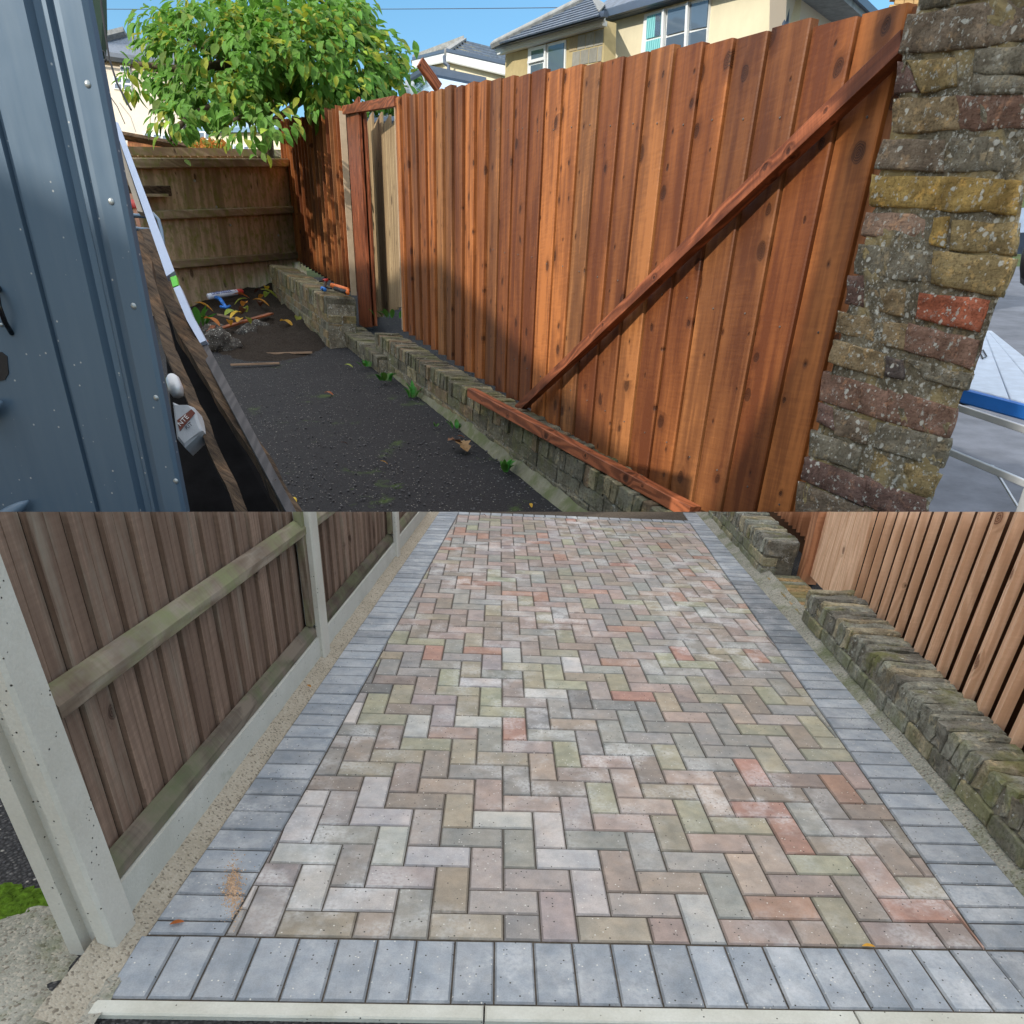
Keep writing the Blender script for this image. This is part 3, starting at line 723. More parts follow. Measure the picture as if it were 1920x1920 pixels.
# =================================================================== THE SIDE PATH, UPHILL BEYOND THE DRIVE
S = 1.35
GN = Vector(ray(2900, 302)).cross(Vector(ray(200, 335))).normalized()
if GN.z < 0: GN = -GN
GP = EYE + S*(Vector((.1, 5.9, -.03))-EYE)
def G(x, y, h=0.0): return hit(x, y, GP+Z*h, GN)          # a point of the sloping ground, h above it
def gz(x, y): return GP.z - ((x-GP.x)*GN.x + (y-GP.y)*GN.y)/GN.z
TU = Vector(ray(200, 335)); TU.normalize()                 # uphill along the fence
A0, A1 = G(757, 610, .65), G(1273, 927, .65)
TA = (A1-A0).normalized(); FNA = TA.cross(Z).normalized()
if FNA.y > 0: FNA = -FNA                                   # faces the path
def FA(x, y, off=0.0): return hit(x, y, A0+FNA*off, FNA)   # on the plane of the tall orange fence
THR = Vector((TA.x, TA.y, 0)).normalized()                 # level direction along the fence, towards the camera
DOWN = THR

M['path'] = M['asphalt_mossy']
def path_relief(p):
    return .02*nz(p, .8, 3)+.008*nz(p, 4, 5)
grid_sheet('path', lambda u, v: (lambda x, y: Vector((x, y, gz(x, y))))(-16+26*u, 6.6+30*v), 90, 110, path_relief, M['path'])
grid_sheet('terrain', lambda u, v: (lambda x, y: Vector((x, y, gz(x, y)-.12)))(-160+320*u, 6.3+320*v), 20, 20, lambda p: 0, plain('turf', (.06, .08, .03), .95, .1, var=.4, nsc=.7))
grid_sheet('yard', lambda u, v: (lambda x, y: Vector((x, y, gz(x, y)+.045)))(3.4+26*u, 6.7+30*v), 20, 20, lambda p: 0, plain('yard_surface', (.10, .11, .135), .7, .35, var=.35, nsc=1.2, bumpd=.003))

# --- low walls beside the path
BA = {'g': (.26, .25, .19), 'd': (.19, .18, .14), 'b': (.30, .23, .155), 'o': (.34, .26, .15), 'y': (.38, .34, .22)}
def sloped_wall(ftl, ftr, h, thick, label, ncope, cope, nst, colors, base_h=0, step=.0):
    """wall whose front top edge runs from picture point ftl to ftr at height h over the ground"""
    P, Q = G(*ftl, h), G(*ftr, h)
    ax = (Q-P); Ln = ax.length; ax.normalize()
    fn = ax.cross(Z).normalized()
    if fn.y > 0: fn = -fn                                  # to the path
    up = fn.cross(ax).normalized()
    if up.z < 0: up = -up
    t = thing('garden_wall', label, 'wall', P - Z*h)
    back = -fn
    bm = BM(); o = P-Z*(h+.3)+back*.012
    poly_prism(bm, [o, o+ax*Ln, o+ax*Ln+back*(thick-.05), o+back*(thick-.05)], Z*(h+.3-cope*.4)); link('core', bm, M['mortar'], parent=t).color = (.30, .28, .22, 1)
    rs = random.Random(int(P.x*50))
    cw = Ln/ncope; key = 'c%.2f' % cw
    tm = brick_templates(key, (cw*.90, thick*1.02, cope), .022, 5, 2)
    for k in range(ncope):
        cen = P + ax*(cw*(k+.5)) + back*(thick*.5-.01+rs.uniform(-.02, .02)) - up*(cope*.5+rs.uniform(-.012, .018))
        place('coping_brick', rs.choice(tm), M['brickA'], t, frame(cen, ax, back, up) @ Matrix.Rotation(rs.uniform(-.06, .06), 4, 'Y') @ Matrix.Rotation(rs.uniform(-.04, .04), 4, 'Z'), BA[rs.choice(colors)])
    hz = (h-cope)/nst; bl = hz*3.1
    tm2 = brick_templates('s%.2f' % hz, (bl*.955, .2, hz*.86), .016, 5, 2)
    for c in range(nst):
        s = -bl*.5*(c % 2)
        while s < Ln-.1:
            a, b = max(0, s), min(Ln, s+bl)
            if b-a > .08:
                cen = P + ax*((a+b)/2) + back*(.10+rs.uniform(-.012, .010)) - Z*(cope) - up*(hz*(c+.5))
                place('brick', rs.choice(tm2), M['brickA'], t, frame(cen, ax*((b-a)/bl), back, up), BA[rs.choice(colors)])
            s += bl
    if label.startswith('higher'):
        for c in range(nst):
            for q in range(2):
                a_, b_ = thick*q/2, thick*(q+1)/2
                cen = Q + back*((a_+b_)/2) - Z*cope - up*(hz*(c+.5)) + ax*(-.05)
                place('brick', rs.choice(tm2), M['brickA'], t, frame(cen, back*((b_-a_-.02)/bl), -ax*.8, up), BA['yog'[(c+q) % 3]])
    return t, P, Q, ax, fn, up
wn = sloped_wall((703, 622), (1290, 987), .66, .52, 'low mossy brick wall carrying the loose timber below the tall orange fence', 74, .235, 2, 'gdgbdy')
wf = sloped_wall((506, 496), (611, 557), 1.12, .75, 'higher stepped brick wall at the far end of the path, under the far fence bay', 30, .36, 4, 'gybod')
ws = sloped_wall((634, 612), (710, 668), .34, .72, 'flat sunken brick threshold between the two low walls of the path', 10, .20, 1, 'dgd')
# concrete footing smeared along the base of the near wall
bmf = BM(); Pf, Qf = G(712, 684), G(1100, 985)
n = 60; rows = []
for k in range(n+1):
    c = Pf.lerp(Qf, k/n); wd = .05+.05*k/n
    rows.append([bmf.verts.new(c + wn[4]*(wd+.02*nz(c, 3)) - Z*.05), bmf.verts.new(c + wn[4]*(wd*.8+.02*nz(c, 5)) + Z*(.03+.02*nz(c, 4, 2))), bmf.verts.new(c - wn[4]*.02 + Z*(.16+.05*nz(c, 3, 7)))])
for a, b in zip(rows, rows[1:]):
    for q in range(2): bmf.faces.new((a[q], a[q+1], b[q+1], b[q]))
link('footing', bmf, concrete('mossy_footing', (.15, .15, .11), (.27, .26, .19), 1.2, .3, moss=.44), parent=wn[0], smooth=True)

# --- the tall orange fence
def zline(P, Q):
    """height as a function of the distance along the fence, through two points"""
    a = (P-A0).dot(THR); b = (Q-A0).dot(THR)
    return lambda s: P.z + (Q.z-P.z)*(s-a)/(b-a)
ztop = zline(FA(757, 180), FA(1710, 10)); zbot = zline(FA(757, 610), FA(1273, 927))
def SA(x, y=None):
    yy = 180-.178*(x-755)
    return (FA(x, yy)-A0).dot(THR)
def FPa(s, off, z): p = A0 + THR*s + FNA*off; return Vector((p.x, p.y, z))
edges = [741, 753, 767, 783, 800, 816, 834, 852, 873, 896, 919, 943, 968, 998, 1027, 1060, 1096, 1132, 1175, 1221, 1270, 1325, 1383, 1448, 1528, 1618, 1713, 1790]
tf = thing('tall_fence', 'tall orange stained board fence along the low path wall, with a diagonal brace across it', 'fence', FPa(SA(1200), 0, zbot(SA(1200))))
def feather(parent, s0, s1, zb, zt, mat, prou, thick, edge_mat=None):
    bm = BM(); a = s1-s0
    gp_ = .020 if prou < .1 else .020
    P = [FPa(s0, -thick, zb), FPa(s0, .004, zb), FPa(s1-gp_-.012, prou, zb), FPa(s1-gp_, prou-.01, zb), FPa(s1-gp_, -thick, zb)]
    fs = poly_prism(bm, P, Z*(zt-zb))
    top = max(v.co.z for v in bm.verts); kz = (ztop(10)-ztop(0))/10*.85
    for v in bm.verts:
        if v.co.z > top-.01: v.co.z += kz*((v.co-A0).dot(THR)-(s0+s1)/2)
    uv_axes(bm, FPa(s0, 0, 0), THR, Z, FNA)
    return link('board', bm, mat, parent=parent)
rs = random.Random(8)
for a, b in zip(edges, edges[1:]):
    s0, s1 = SA(a), SA(b); sm = (s0+s1)/2
    feather(tf, s0, s1, zbot(sm)-.10-(.7 if a > 1300 else 0), ztop(sm)+rs.uniform(-.02, .02), M['orange_board'], .034 if a > 900 else .060, .05)
bm = BM(); s0 = SA(741); poly_prism(bm, [FPa(s0-.05, -.04, zbot(s0)-.1), FPa(s0-.02, -.04, zbot(s0)-.1), FPa(s0-.02, .02, zbot(s0)-.1), FPa(s0-.05, .02, zbot(s0)-.1)], Z*(ztop(s0)-zbot(s0)+.05))
link('end_batten', bm, M['pale_edge'], parent=tf)
for sa_, sb_ in ((741, 1180), (1180, 1713)):
    a, b = SA(sa_), SA(sb_); P = [FPa(a, -.058, zbot(a)-.1), FPa(b, -.058, zbot(b)-(.1 if sb_ < 1200 else .8)), FPa(b, -.058, ztop(b)-.06), FPa(a, -.058, ztop(a)-.06)]
    bm = BM(); poly_prism(bm, P, -FNA*.03); link('backing', bm, M['joint_dark'], parent=tf)
for zz in (.35, 1.7, 3.0):    # arris rails behind
    a, b = SA(745), SA(1700); bmr = bar(FPa(a, -.12, zbot(a)+zz+.3), FPa(b, -.12, zbot(b)+zz*.9), FNA*.05, Z*.07); link('rail', bmr, M['orange_dark'], parent=tf)
# diagonal brace
p0, p1 = FA(972, 768, .17), FA(1700, 78, .12)
link('brace', bar(p0, p1, FNA*.055, Z.cross(FNA).cross((p1-p0).normalized()).normalized()*0 + ((p1-p0).normalized().cross(FNA)).normalized()*.062), M['orange_dark'], parent=tf)

nm_ = BM(); bmesh.ops.create_icosphere(nm_, subdivisions=1, radius=.010); nail_me = bpy.data.meshes.new('nail'); nm_.to_mesh(nail_me); nm_.free()
M['nail'] = plain('nail', (.10, .09, .085), .5, .4)
for a, b in zip(edges[4:], edges[5:]):
    s0, s1 = SA(a), SA(b); sm = s0*.35+s1*.65
    for fz_ in (.12, .48, .85):
        z_ = zbot(sm)+(ztop(sm)-zbot(sm))*fz_+RU(-.02, .02); place('nail', nail_me, M['nail'], tf, Matrix.Translation(FPa(sm, .028, z_)))
# grit lying on the path
bm = BM()
for k in range(1500):
    q = G(RU(420, 1050), RU(560, 958)**1.0, .012); r0 = RU(.008, .022)
    bmesh.ops.create_icosphere(bm, subdivisions=1, radius=r0, matrix=Matrix.Translation(q) @ Matrix.Rotation(RN()*6, 4, 'Z') @ Matrix.Diagonal((1.3, .9, .6, 1)))
M['grit'] = plain('grit', (.10, .10, .105), .9, .2, var=.8, nsc=30)
tag(link('path_grit', bm, M['grit']), kind='stuff')
# far bay of the same fence
tf2 = thing('far_fence', 'far bay of the orange board fence, standing on the higher stepped wall', 'fence', FPa(SA(585), 0, zbot(SA(585))))
def edge2(x, k=0): return (FA(x, 215)-A0).dot(THR)
xs = [520]; 
while xs[-1] < 640: xs.append(xs[-1]+5.2+.28*len(xs)*.35)
zb2 = zline(FA(545, 478), FA(668, 548)); zt2 = zline(FA(522, 228), FA(645, 200))
for a, b in zip(xs, xs[1:]):
    s0, s1 = edge2(a), edge2(b); sm = (s0+s1)/2
    feather(tf2, s0, s1, zb2(sm)-.08, zt2(sm)+rs.uniform(-.05, .05), M['orange_board'], .12, .05)
a, b = edge2(xs[0]), edge2(xs[-1]); P = [FPa(a, -.055, zb2(a)), FPa(b, -.055, zb2(b)), FPa(b, -.055, zt2(b)-.1), FPa(a, -.055, zt2(a)-.1)]
bm = BM(); poly_prism(bm, P, -FNA*.03); link('backing', bm, M['joint_dark'], parent=tf2)
bm = BM(); s1 = edge2(xs[-1]); poly_prism(bm, [FPa(s1+.0, -.04, zb2(s1)-.1), FPa(s1+.05, -.04, zb2(s1)-.1), FPa(s1+.05, .13, zb2(s1)-.1), FPa(s1+.0, .13, zb2(s1)-.1)], Z*(zt2(s1)-zb2(s1)))
link('end_batten', bm, M['pale_edge'], parent=tf2)
# gate post, header, gate
pb, pt_ = FA(690, 614, .0), FA(663, 208, .0)
s = (pb-A0).dot(THR)
def vert_post(name, xl_, xr_, yb, ytp, off, dd, mat, label, cat, parent=None):
    a, b = FA(xl_, ytp, off), FA(xr_, ytp, off); c = FA(xr_, yb, off)
    bm = BM(); poly_prism(bm, [Vector((a.x, a.y, c.z)), Vector((b.x, b.y, c.z)), Vector((b.x, b.y, c.z))-FNA*dd, Vector((a.x, a.y, c.z))-FNA*dd], Z*(a.z-c.z), bev=.01)
    uv_axes(bm, a, THR, Z, FNA); o = link(name, bm, mat, parent=parent, loc=None if parent else Vector((a.x, a.y, c.z)))
    if label: tag(o, label, cat)
    return o
vert_post('gate_post', 649, 672, 614, 211, .06, .07, M['orange_dark'], 'brown timber post on the left of the gateway in the orange fence', 'gate post')
vert_post('gate_post', 672, 684, 612, 215, -.06, .05, M['orange_dark'], 'narrow timber post tucked behind the brown gate post', 'gate post')
h0, h1 = FA(646, 207, .1), FA(744, 190, -.02)
tag(link('header_beam', bar(h0, h1, FNA*.06, Z*.085), M['orange_dark'], loc=h0), 'dark timber beam spanning the open gateway at fence-top height', 'beam')
gp = FA(742, 240, -.30); gq = FA(684, 238, -.75)
gdir = (gp-gq); gdir.z = 0; Lg = gdir.length; gdir.normalize(); gn = gdir.cross(Z).normalized()
if gn.y > 0: gn = -gn
def GG(x, y): return hit(x, y, gq, gn)
tg = thing('garden_gate', 'open wooden garden gate of green brown boards behind the gap in the fence', 'gate', GG(702, 598))
ge = [683, 699, 716, 731, 748]
for a, b in zip(ge, ge[1:]):
    pa, pb = GG(a+.5, 239), GG(b, 239); zb = GG(a+19, 596-(a-683)*.42).z
    bm = BM(); poly_prism(bm, [Vector((pa.x, pa.y, zb)), Vector((pb.x, pb.y, zb))-gdir*.012, Vector((pb.x, pb.y, zb))-gdir*.012-gn*.05, Vector((pa.x, pa.y, zb))-gn*.05], Z*(pa.z-zb)); uv_axes(bm, pa, gdir, Z, gn)
    link('board', bm, M['gate_board'], parent=tg)
pa = GG(682, 238); zb = GG(702, 600).z
bm = BM(); poly_prism(bm, [Vector((pa.x, pa.y, zb))-gdir*.05, Vector((pa.x, pa.y, zb)), Vector((pa.x, pa.y, zb))-gn*.06, Vector((pa.x, pa.y, zb))-gdir*.05-gn*.06], Z*(pa.z-zb)); link('edge_strip', bm, M['pale_edge'], parent=tg)
bm = BM(); q = GG(700, 560); poly_prism(bm, [q-gdir*.12, q+gdir*.02, q+gdir*.02-gn*.02, q-gdir*.12-gn*.02], Z*.5); M['zinc'] = plain('zinc', (.55, .57, .6), .35, .5, .8); link('hinge', bm, M['zinc'], parent=tg)
# loose timber on the wall, stub above the fence
def beam_obj(name, a, b, hw, hh, mat, label, cat, up=Z, group=None, bev=.006):
    ax = (b-a).normalized(); side = ax.cross(up).normalized(); u2 = side.cross(ax).normalized()
    return tag(link(name, bar(a, b, side*hw, u2*hh, bev), M[mat], loc=a), label, cat, group)
wa, wb = G(884, 736, .75), G(1302, 962, .71)
beam_obj('loose_timber', wa, wb, .075, .065, 'orange_dark', 'loose reddish timber lying along the top of the low path wall', 'timber')
beam_obj('timber_stub', dep(823, 166, 16.4), dep(787, 116, 16.0), .10, .06, 'orange_dark', 'short leaning timber poking up behind the orange fence', 'timber', up=FW)

# --- back fence across the end of the path
BP = G(512, 536); BD = Vector(ray(2900, 302)); BD.z = 0
bq = G(345, 578); BDh = (BP-bq); BDh.z = 0; BDh.normalize(); BFN = BDh.cross(Z).normalized()
if BFN.y > 0: BFN = -BFN
def BK(x, y, off=0.0): return hit(x, y, BP+BFN*off, BFN)
tb = thing('back_fence', 'weathered brown board fence with three mossy rails closing the far end of the path', 'fence', BP)
x = 236.0; rs = random.Random(4)
while x < 548:
    wd = 17.5+rs.uniform(-1.5, 1.5)
    a, b = BK(x, 430), BK(x+wd, 430); zt = BK(x, 306).z; zb = BK(x, 560+(350-x)*.08).z-.4
    bm = BM(); poly_prism(bm, [Vector((a.x, a.y, zb))-BFN*.06, Vector((a.x, a.y, zb)), Vector((b.x, b.y, zb))+BFN*.035, Vector((b.x, b.y, zb))-BFN*.06], Z*(zt-zb)); uv_axes(bm, a, BDh, Z, BFN)
    link('board', bm, M['back_board'], parent=tb); x += wd
for (xa, ya, xb, yb, hw) in ((232, 306, 552, 305, .13), (285, 404, 556, 393, .12), (285, 499, 560, 478, .12)):
    a, b = BK(xa, ya, .10), BK(xb, yb, .10); link('rail', bar(a, b, BFN*.09, Z*hw, .03), M['back_rail'], parent=tb)
# neighbour's fence top behind
t2 = thing('board_fence', 'pale weathered fence top showing behind the brown back fence', 'fence', BK(400, 296, -3))
x = 232.0
while x < 530:
    a, b = BK(x, 296, -3), BK(x+13.4, 296, -3); zt = BK(x, 288, -3).z
    bm = BM(); poly_prism(bm, [Vector((a.x, a.y, zt-3)), Vector((b.x, b.y, zt-3)), Vector((b.x, b.y, zt-3))-BFN*.05, Vector((a.x, a.y, zt-3))-BFN*.05], Z*3); uv_axes(bm, a, BDh, Z, BFN)
    link('board', bm, M['back_board'], parent=t2); x += 14
a, b = BK(232, 283, -2.9), BK(530, 287, -2.9); link('capping', bar(a, b, BFN*.12, Z*.12, 0), M['back_rail'], parent=t2)
# little shelf board on the back fence
ts = thing('fence_shelf', 'short dark shelf board fixed to the back fence below its top rail', 'shelf', BK(278, 368, .2))
link('plank', bar(BK(236, 358, .22), BK(315, 358, .22), BFN*.12, Z*.13, .02), M['rough_timber'], parent=ts)
link('front_strip', bar(BK(236, 366, .36), BK(315, 366, .36), BFN*.02, Z*.035, 0), M['back_rail'], parent=ts)
for (x, y) in ((365, 339), (406, 388), (432, 422), (522, 441)):
    bm = BM(); bmesh.ops.create_icosphere(bm, subdivisions=1, radius=.045, matrix=Matrix.Translation(BK(x, y, .06)))
    link('nail_head', bm, M['zinc'], parent=tb)
# --- brick pier at the near end of the orange fence
PDIR = Vector(ray(-185, 262)); PN = PDIR.cross(Z).normalized()
if PN.dot(FW) > 0: PN = -PN
PP = dep(1700, 60, 4.55)
def PW(x, y, off=0.0): return hit(x, y, PP+PN*off, PN)
tp = thing('brick_pier', 'rough lichen spotted brick pier at the near end of the tall orange fence', 'brick pier', Vector((PW(1620, 940).x, PW(1620, 940).y, -.4)))
Lp = [(1736, -30), (1722, 30), (1706, 60), (1697, 120), (1686, 190), (1684, 250), (1660, 300), (1650, 335), (1644, 385), (1634, 440), (1622, 470), (1612, 520), (1594, 575), (1580, 640), (1565, 690), (1549, 740), (1540, 800), (1528, 840), (1518, 880), (1508, 950), (1500, 1040)]
Rp = [(1990, -60), (1960, 200), (1925, 330), (1914, 400), (1904, 470), (1884, 545), (1856, 600), (1838, 650), (1824, 710), (1795, 760), (1778, 815), (1768, 868), (1752, 925), (1738, 965), (1725, 1040)]
bm = BM()
fine = []
for seq in (Lp, list(reversed(Rp))):
    for (xa, ya), (xb, yb) in zip(seq, seq[1:]):
        for k in range(4):
            t = k/4; fine.append((xa+(xb-xa)*t+RU(-3, 3), ya+(yb-ya)*t))
core = [PW(x, y) for x, y in fine]
vs = [bm.verts.new(p) for p in core]; ff = bm.faces.new(vs)
bmesh.ops.triangulate(bm, faces=[ff])
bmesh.ops.subdivide_edges(bm, edges=[e for e in bm.edges if e.calc_length() > .12], cuts=3, use_grid_fill=True)
bmesh.ops.subdivide_edges(bm, edges=[e for e in bm.edges if e.calc_length() > .08], cuts=1, use_grid_fill=True)
r = bmesh.ops.extrude_face_region(bm, geom=bm.faces[:])
ev = [g for g in r['geom'] if isinstance(g, bmesh.types.BMVert)]
_e = PW(1830, 600)-EYE; _e.z = 0; _e.normalize(); _e = (_e + RT*-.10).normalized()
for v in ev: v.co += _e*.75
back = set(ev)
for v in bm.verts:
    if v not in back: v.co += PN*(.018+nz(v.co, 5)*.022+nz(v.co, 17, 5)*.020)
link('mortar', bm, M['pier_mortar'], parent=tp, smooth=False).color = (.30, .265, .19, 1)
PB = {'m': (.34, .27, .20), 'y': (.58, .40, .14), 'g': (.33, .30, .23), 't': (.42, .32, .19), 'r': (.58, .19, .11), 'p': (.26, .165, .14), 'k': (.50, .34, .25), 'o': (.47, .36, .18), 'd': (.18, .15, .14), 'v': (.36, .22, .165)}
bricks = [((1740, -75), (1990, -100), (1960, -22), (1742, 14), 'g'), ((1716, 36), (1850, 18), (1852, 88), (1700, 98), 'm'), ((1858, 14), (1965, 4), (1960, 66), (1858, 84), 'm'),
 ((1842, 100), (1955, 92), (1955, 140), (1838, 139), 'g'), ((1712, 120), (1803, 118), (1800, 164), (1738, 172), 'o'), ((1692, 124), (1708, 128), (1732, 172), (1684, 176), 'p'), ((1838, 146), (1955, 150), (1950, 178), (1834, 176), 'g'),
 ((1688, 192), (1800, 188), (1806, 243), (1686, 249), 't'), ((1806, 187), (1935, 182), (1928, 238), (1810, 242), 'v'), ((1668, 270), (1775, 270), (1772, 320), (1654, 316), 'm'), ((1795, 266), (1926, 262), (1920, 318), (1790, 322), 'g'),
 ((1647, 337), (1775, 338), (1772, 392), (1641, 384), 'y'), ((1779, 338), (1918, 345), (1908, 398), (1778, 394), 'y'), ((1636, 402), (1742, 406), (1738, 448), (1626, 440), 'k'), ((1760, 414), (1788, 412), (1780, 462), (1752, 458), 'y'), ((1800, 420), (1910, 424), (1904, 474), (1790, 468), 'o'),
 ((1622, 464), (1760, 476), (1755, 528), (1613, 512), 'g'), ((1764, 476), (1904, 490), (1878, 552), (1760, 530), 'o'), ((1600, 520), (1627, 522), (1627, 572), (1592, 566), 'p'), ((1638, 546), (1702, 546), (1700, 590), (1632, 580), 't'), ((1736, 556), (1860, 566), (1840, 618), (1731, 596), 'r'),
 ((1583, 590), (1710, 612), (1702, 652), (1577, 622), 't'), ((1714, 613), (1840, 640), (1826, 687), (1708, 655), 'v'), ((1572, 642), (1664, 664), (1660, 704), (1564, 678), 't'), ((1704, 676), (1824, 702), (1813, 728), (1744, 712), 'g'), ((1672, 672), (1698, 678), (1700, 708), (1668, 704), 'd'),
 ((1556, 704), (1670, 733), (1662, 783), (1548, 750), 'v'), ((1674, 734), (1794, 768), (1778, 816), (1668, 786), 'v'), ((1545, 758), (1568, 766), (1572, 804), (1541, 790), 'p'), ((1574, 772), (1634, 792), (1629, 830), (1574, 812), 'm'), ((1656, 796), (1780, 824), (1768, 870), (1650, 838), 'g'),
 ((1532, 812), (1618, 842), (1610, 876), (1526, 852), 'g'), ((1652, 852), (1762, 888), (1742, 930), (1640, 884), 'o'), ((1521, 862), (1628, 898), (1622, 942), (1514, 898), 'p'), ((1632, 899), (1738, 936), (1736, 990), (1626, 944), 'p'), ((1510, 912), (1660, 962), (1658, 1010), (1504, 960), 'm')]
for k, (a, b, c, d, q) in enumerate(bricks):
    x0, y0 = (a[0]+b[0]+c[0]+d[0])/4, (a[1]+b[1]+c[1]+d[1])/4
    P = [PW(x0+(x-x0)*1.085, y0+(y-y0)*1.19, -.03) for x, y in (a, b, c, d)]
    bmb = rough_block(P, PN*(.030+.034+.008*math.sin(k*2.3)), .013, k*3.7, 4, .009)
    for v in bmb.verts: v.co += PN*nz(v.co, 22, k)*.012
    o = link('brick', bmb, M['stone'], parent=tp, loc=None); o.color = (*PB[q], 1)
    for p in o.data.polygons: p.use_smooth = True

# --- yard beyond the pier: folding workbench, sack
TBP = dep(1830, 700, 6.2)
def TT(x, y, h=0): return hit(x, y, TBP+Z*h, GN)      # the bench stands on the same sloping ground
tw = thing('workbench', 'folding workbench with white slatted top and blue edge standing beyond the brick pier', 'workbench', Vector((TT(1900, 780).x, TT(1900, 780).y, -.6)))
M['bench_top'] = plain('bench_top', (.48, .55, .66), .45, .4, var=.12, nsc=9); M['blue_plastic'] = plain('blue_plastic', (.02, .17, .60), .4, .5, var=.05)
M['alu'] = plain('aluminium', (.55, .57, .60), .4, .5, .35, var=.1); M['black_plastic'] = plain('black_plastic', (.012, .012, .014), .5, .4)
TL, TR = (1838, 619), (1860, 620); BL, BRr = (1813, 727), (2010, 800)
L1, L2 = Vector((1838, 619, 0)), Vector((1813, 727, 0)); R1, R2 = Vector((1860, 620, 0)), Vector((2030, 822, 0))
for f0, f1 in ((0, .30), (.31, .62), (.63, 1)):
    pts = [TT(*(L1.lerp(R1, f0))[:2]), TT(*(L1.lerp(R1, f1))[:2]), TT(*(L2.lerp(Vector((2080, 795, 0)), f1))[:2]), TT(*(L2.lerp(Vector((2080, 795, 0)), f0))[:2])]
    bm = BM(); poly_prism(bm, [p-Z*.05 for p in pts], Z*.05, bev=.006); link('top_slat', bm, M['bench_top'], parent=tw)
a, b = TT(1813, 727)-Z*.06, TT(2080, 795)-Z*.06; link('blue_edge', bar(a, b, (b-a).normalized().cross(Z)*.03, Z*.052, .01), M['blue_plastic'], parent=tw)
ax = (b-a).normalized(); bk = ax.cross(Z).normalized()
if bk.y < 0: bk = -bk
fr = a - Z*.16 - bk*.02
for nm, px0, px1 in (('frame_rail', (1760, 752), (1990, 828)), ('frame_rail', (1740, 830), (1990, 935))):
    q0, q1 = hit(*px0, a-bk*.12, bk), hit(*px1, a-bk*.12, bk)
    link(nm, bar(q0, q1, bk*.02, Z*.024, .004), M['alu'], parent=tw)
q0, q1 = hit(1935, 900, a-bk*.1, bk), hit(1905, 990, a-bk*.1, bk); q1 = q0+(q1-q0)*1.9
link('leg', bar(q0, q1, ax*.035, bk*.02, .004), M['alu'], parent=tw)
q0, q1 = hit(1860, 872, a+bk*.4, bk), hit(1908, 950, a+bk*.4, bk); link('brace', bar(q0, q1, ax*.012, bk*.012, 0), M['alu'], parent=tw)
q0 = hit(1800, 745, a+bk*.15, bk); bm = BM(); poly_prism(bm, [q0-ax*.08-Z*.05, q0+ax*.06-Z*.05, q0+ax*.06+Z*.04, q0-ax*.08+Z*.04], bk*.1); link('foot_block', bm, M['black_plastic'], parent=tw)
for yy in (0, 1):
    q0 = TT(1842+yy*2, 660, .0); 
bm = BM(); tube(bm, [TT(1837, 660, .01), TT(1843, 656, .012), TT(1850, 668, .012), TT(1843, 672, .01), TT(1837, 660, .01)], .006, 6); link('clamp_hole', bm, M['black_plastic'], parent=tw)
# black sack + pale tub edge beyond
M['tube_light'] = plain('pale_blue_plastic', (.20, .26, .36), .6)
bm = BM(); bmesh.ops.create_icosphere(bm, subdivisions=3, radius=.5, matrix=Matrix.Translation(dep(1992, 492, 8.5)) @ Matrix.Diagonal((1, .8, .85, 1)))
for v in bm.verts: v.co += Vector((nz(v.co, 3), nz(v.co, 3, 3), nz(v.co, 3, 6)))*.14
tag(link('rubble_sack', bm, M['black_plastic'], smooth=True, loc=dep(1992, 492, 8.5)), 'black plastic sack at the right edge behind the brick pier', 'sack')
bm = BM(); poly_prism(bm, [dep(1900, 392, 9.5), dep(1990, 380, 9.5), dep(1990, 436, 9.5), dep(1900, 436, 9.5)], FW*.4, bev=-0.0)
tag(link('storage_box', bm, M['tube_light'], loc=dep(1930, 436, 9.5)), 'pale blue box top above the black sack at the right edge', 'box')
# twigs on the yard
for k, (xa, ya, xb, yb) in enumerate(((1805, 805, 1862, 838), (1820, 796, 1866, 808), (1800, 808, 1845, 822))):
    q = (Vector((0, 0, -.50)), Z); p, p2 = hit(xa, ya, *q), hit(xb, yb, *q)
    bm = BM(); tube(bm, [p, p.lerp(p2, .5)+Vector((.02, .03, .02)), p2], [.008, .006, .003], 5)
    tag(link('twig', bm, M['rough_timber'], loc=p), ['lowest', 'topmost', 'middle'][k]+' of the dry twigs lying on the yard beyond the brick pier', 'twig', 'twigs beyond the pier')

# --- blue metal shed
SY = 3.2
def SH(x, y, d=0.0): return hit(x, y, Vector((0, SY+d, 0)), Vector((0, 1, 0)))
def sx(x): return SH(x, 480).x                # world x of a column, read at mid height
M['shed_metal'] = NT('shed_metal', .42, .5, .25); mm = M['shed_metal']; p_ = mm.pos()
streak = mm.noise(mm.vmul(p_, (18, 18, 1.5)), 1, 4, .6); spk = mm.voro(p_, 28); spc = mm.n('ShaderNodeSeparateColor'); mm.L(mm.voro(p_, 28, out='Color'), spc.inputs[0])
cc_ = mm.mix(streak, (.058, .105, .165), (.095, .14, .19)); cc_ = mm.mix(mm.math('MULTIPLY', mm.math('GREATER_THAN', spc.outputs[0], .86), mm.step(spk, .17, .08)), cc_, (.42, .43, .43)); mm.col(cc_)
mm.rough(mm.math('MULTIPLY_ADD', streak, .25, .30)); mm.bump(mm.noise(p_, 3, 2), .01, .25); M['shed_metal'] = mm.m
tsd = thing('metal_shed', 'blue grey ribbed metal shed wall filling the left edge', 'shed', Vector((sx(100), SY, 0)))
prof = [(sx(-420), 0), (sx(57), 0), (sx(60), .03), (sx(66), .03), (sx(70), 0), (sx(152), 0), (sx(160), .045), (sx(172), .05), (sx(177), .028), (sx(184), .026), (sx(190), .05), (sx(203), .045), (sx(210), 0), (sx(247), -.004), (sx(255), .012), (sx(257.5), .05)]
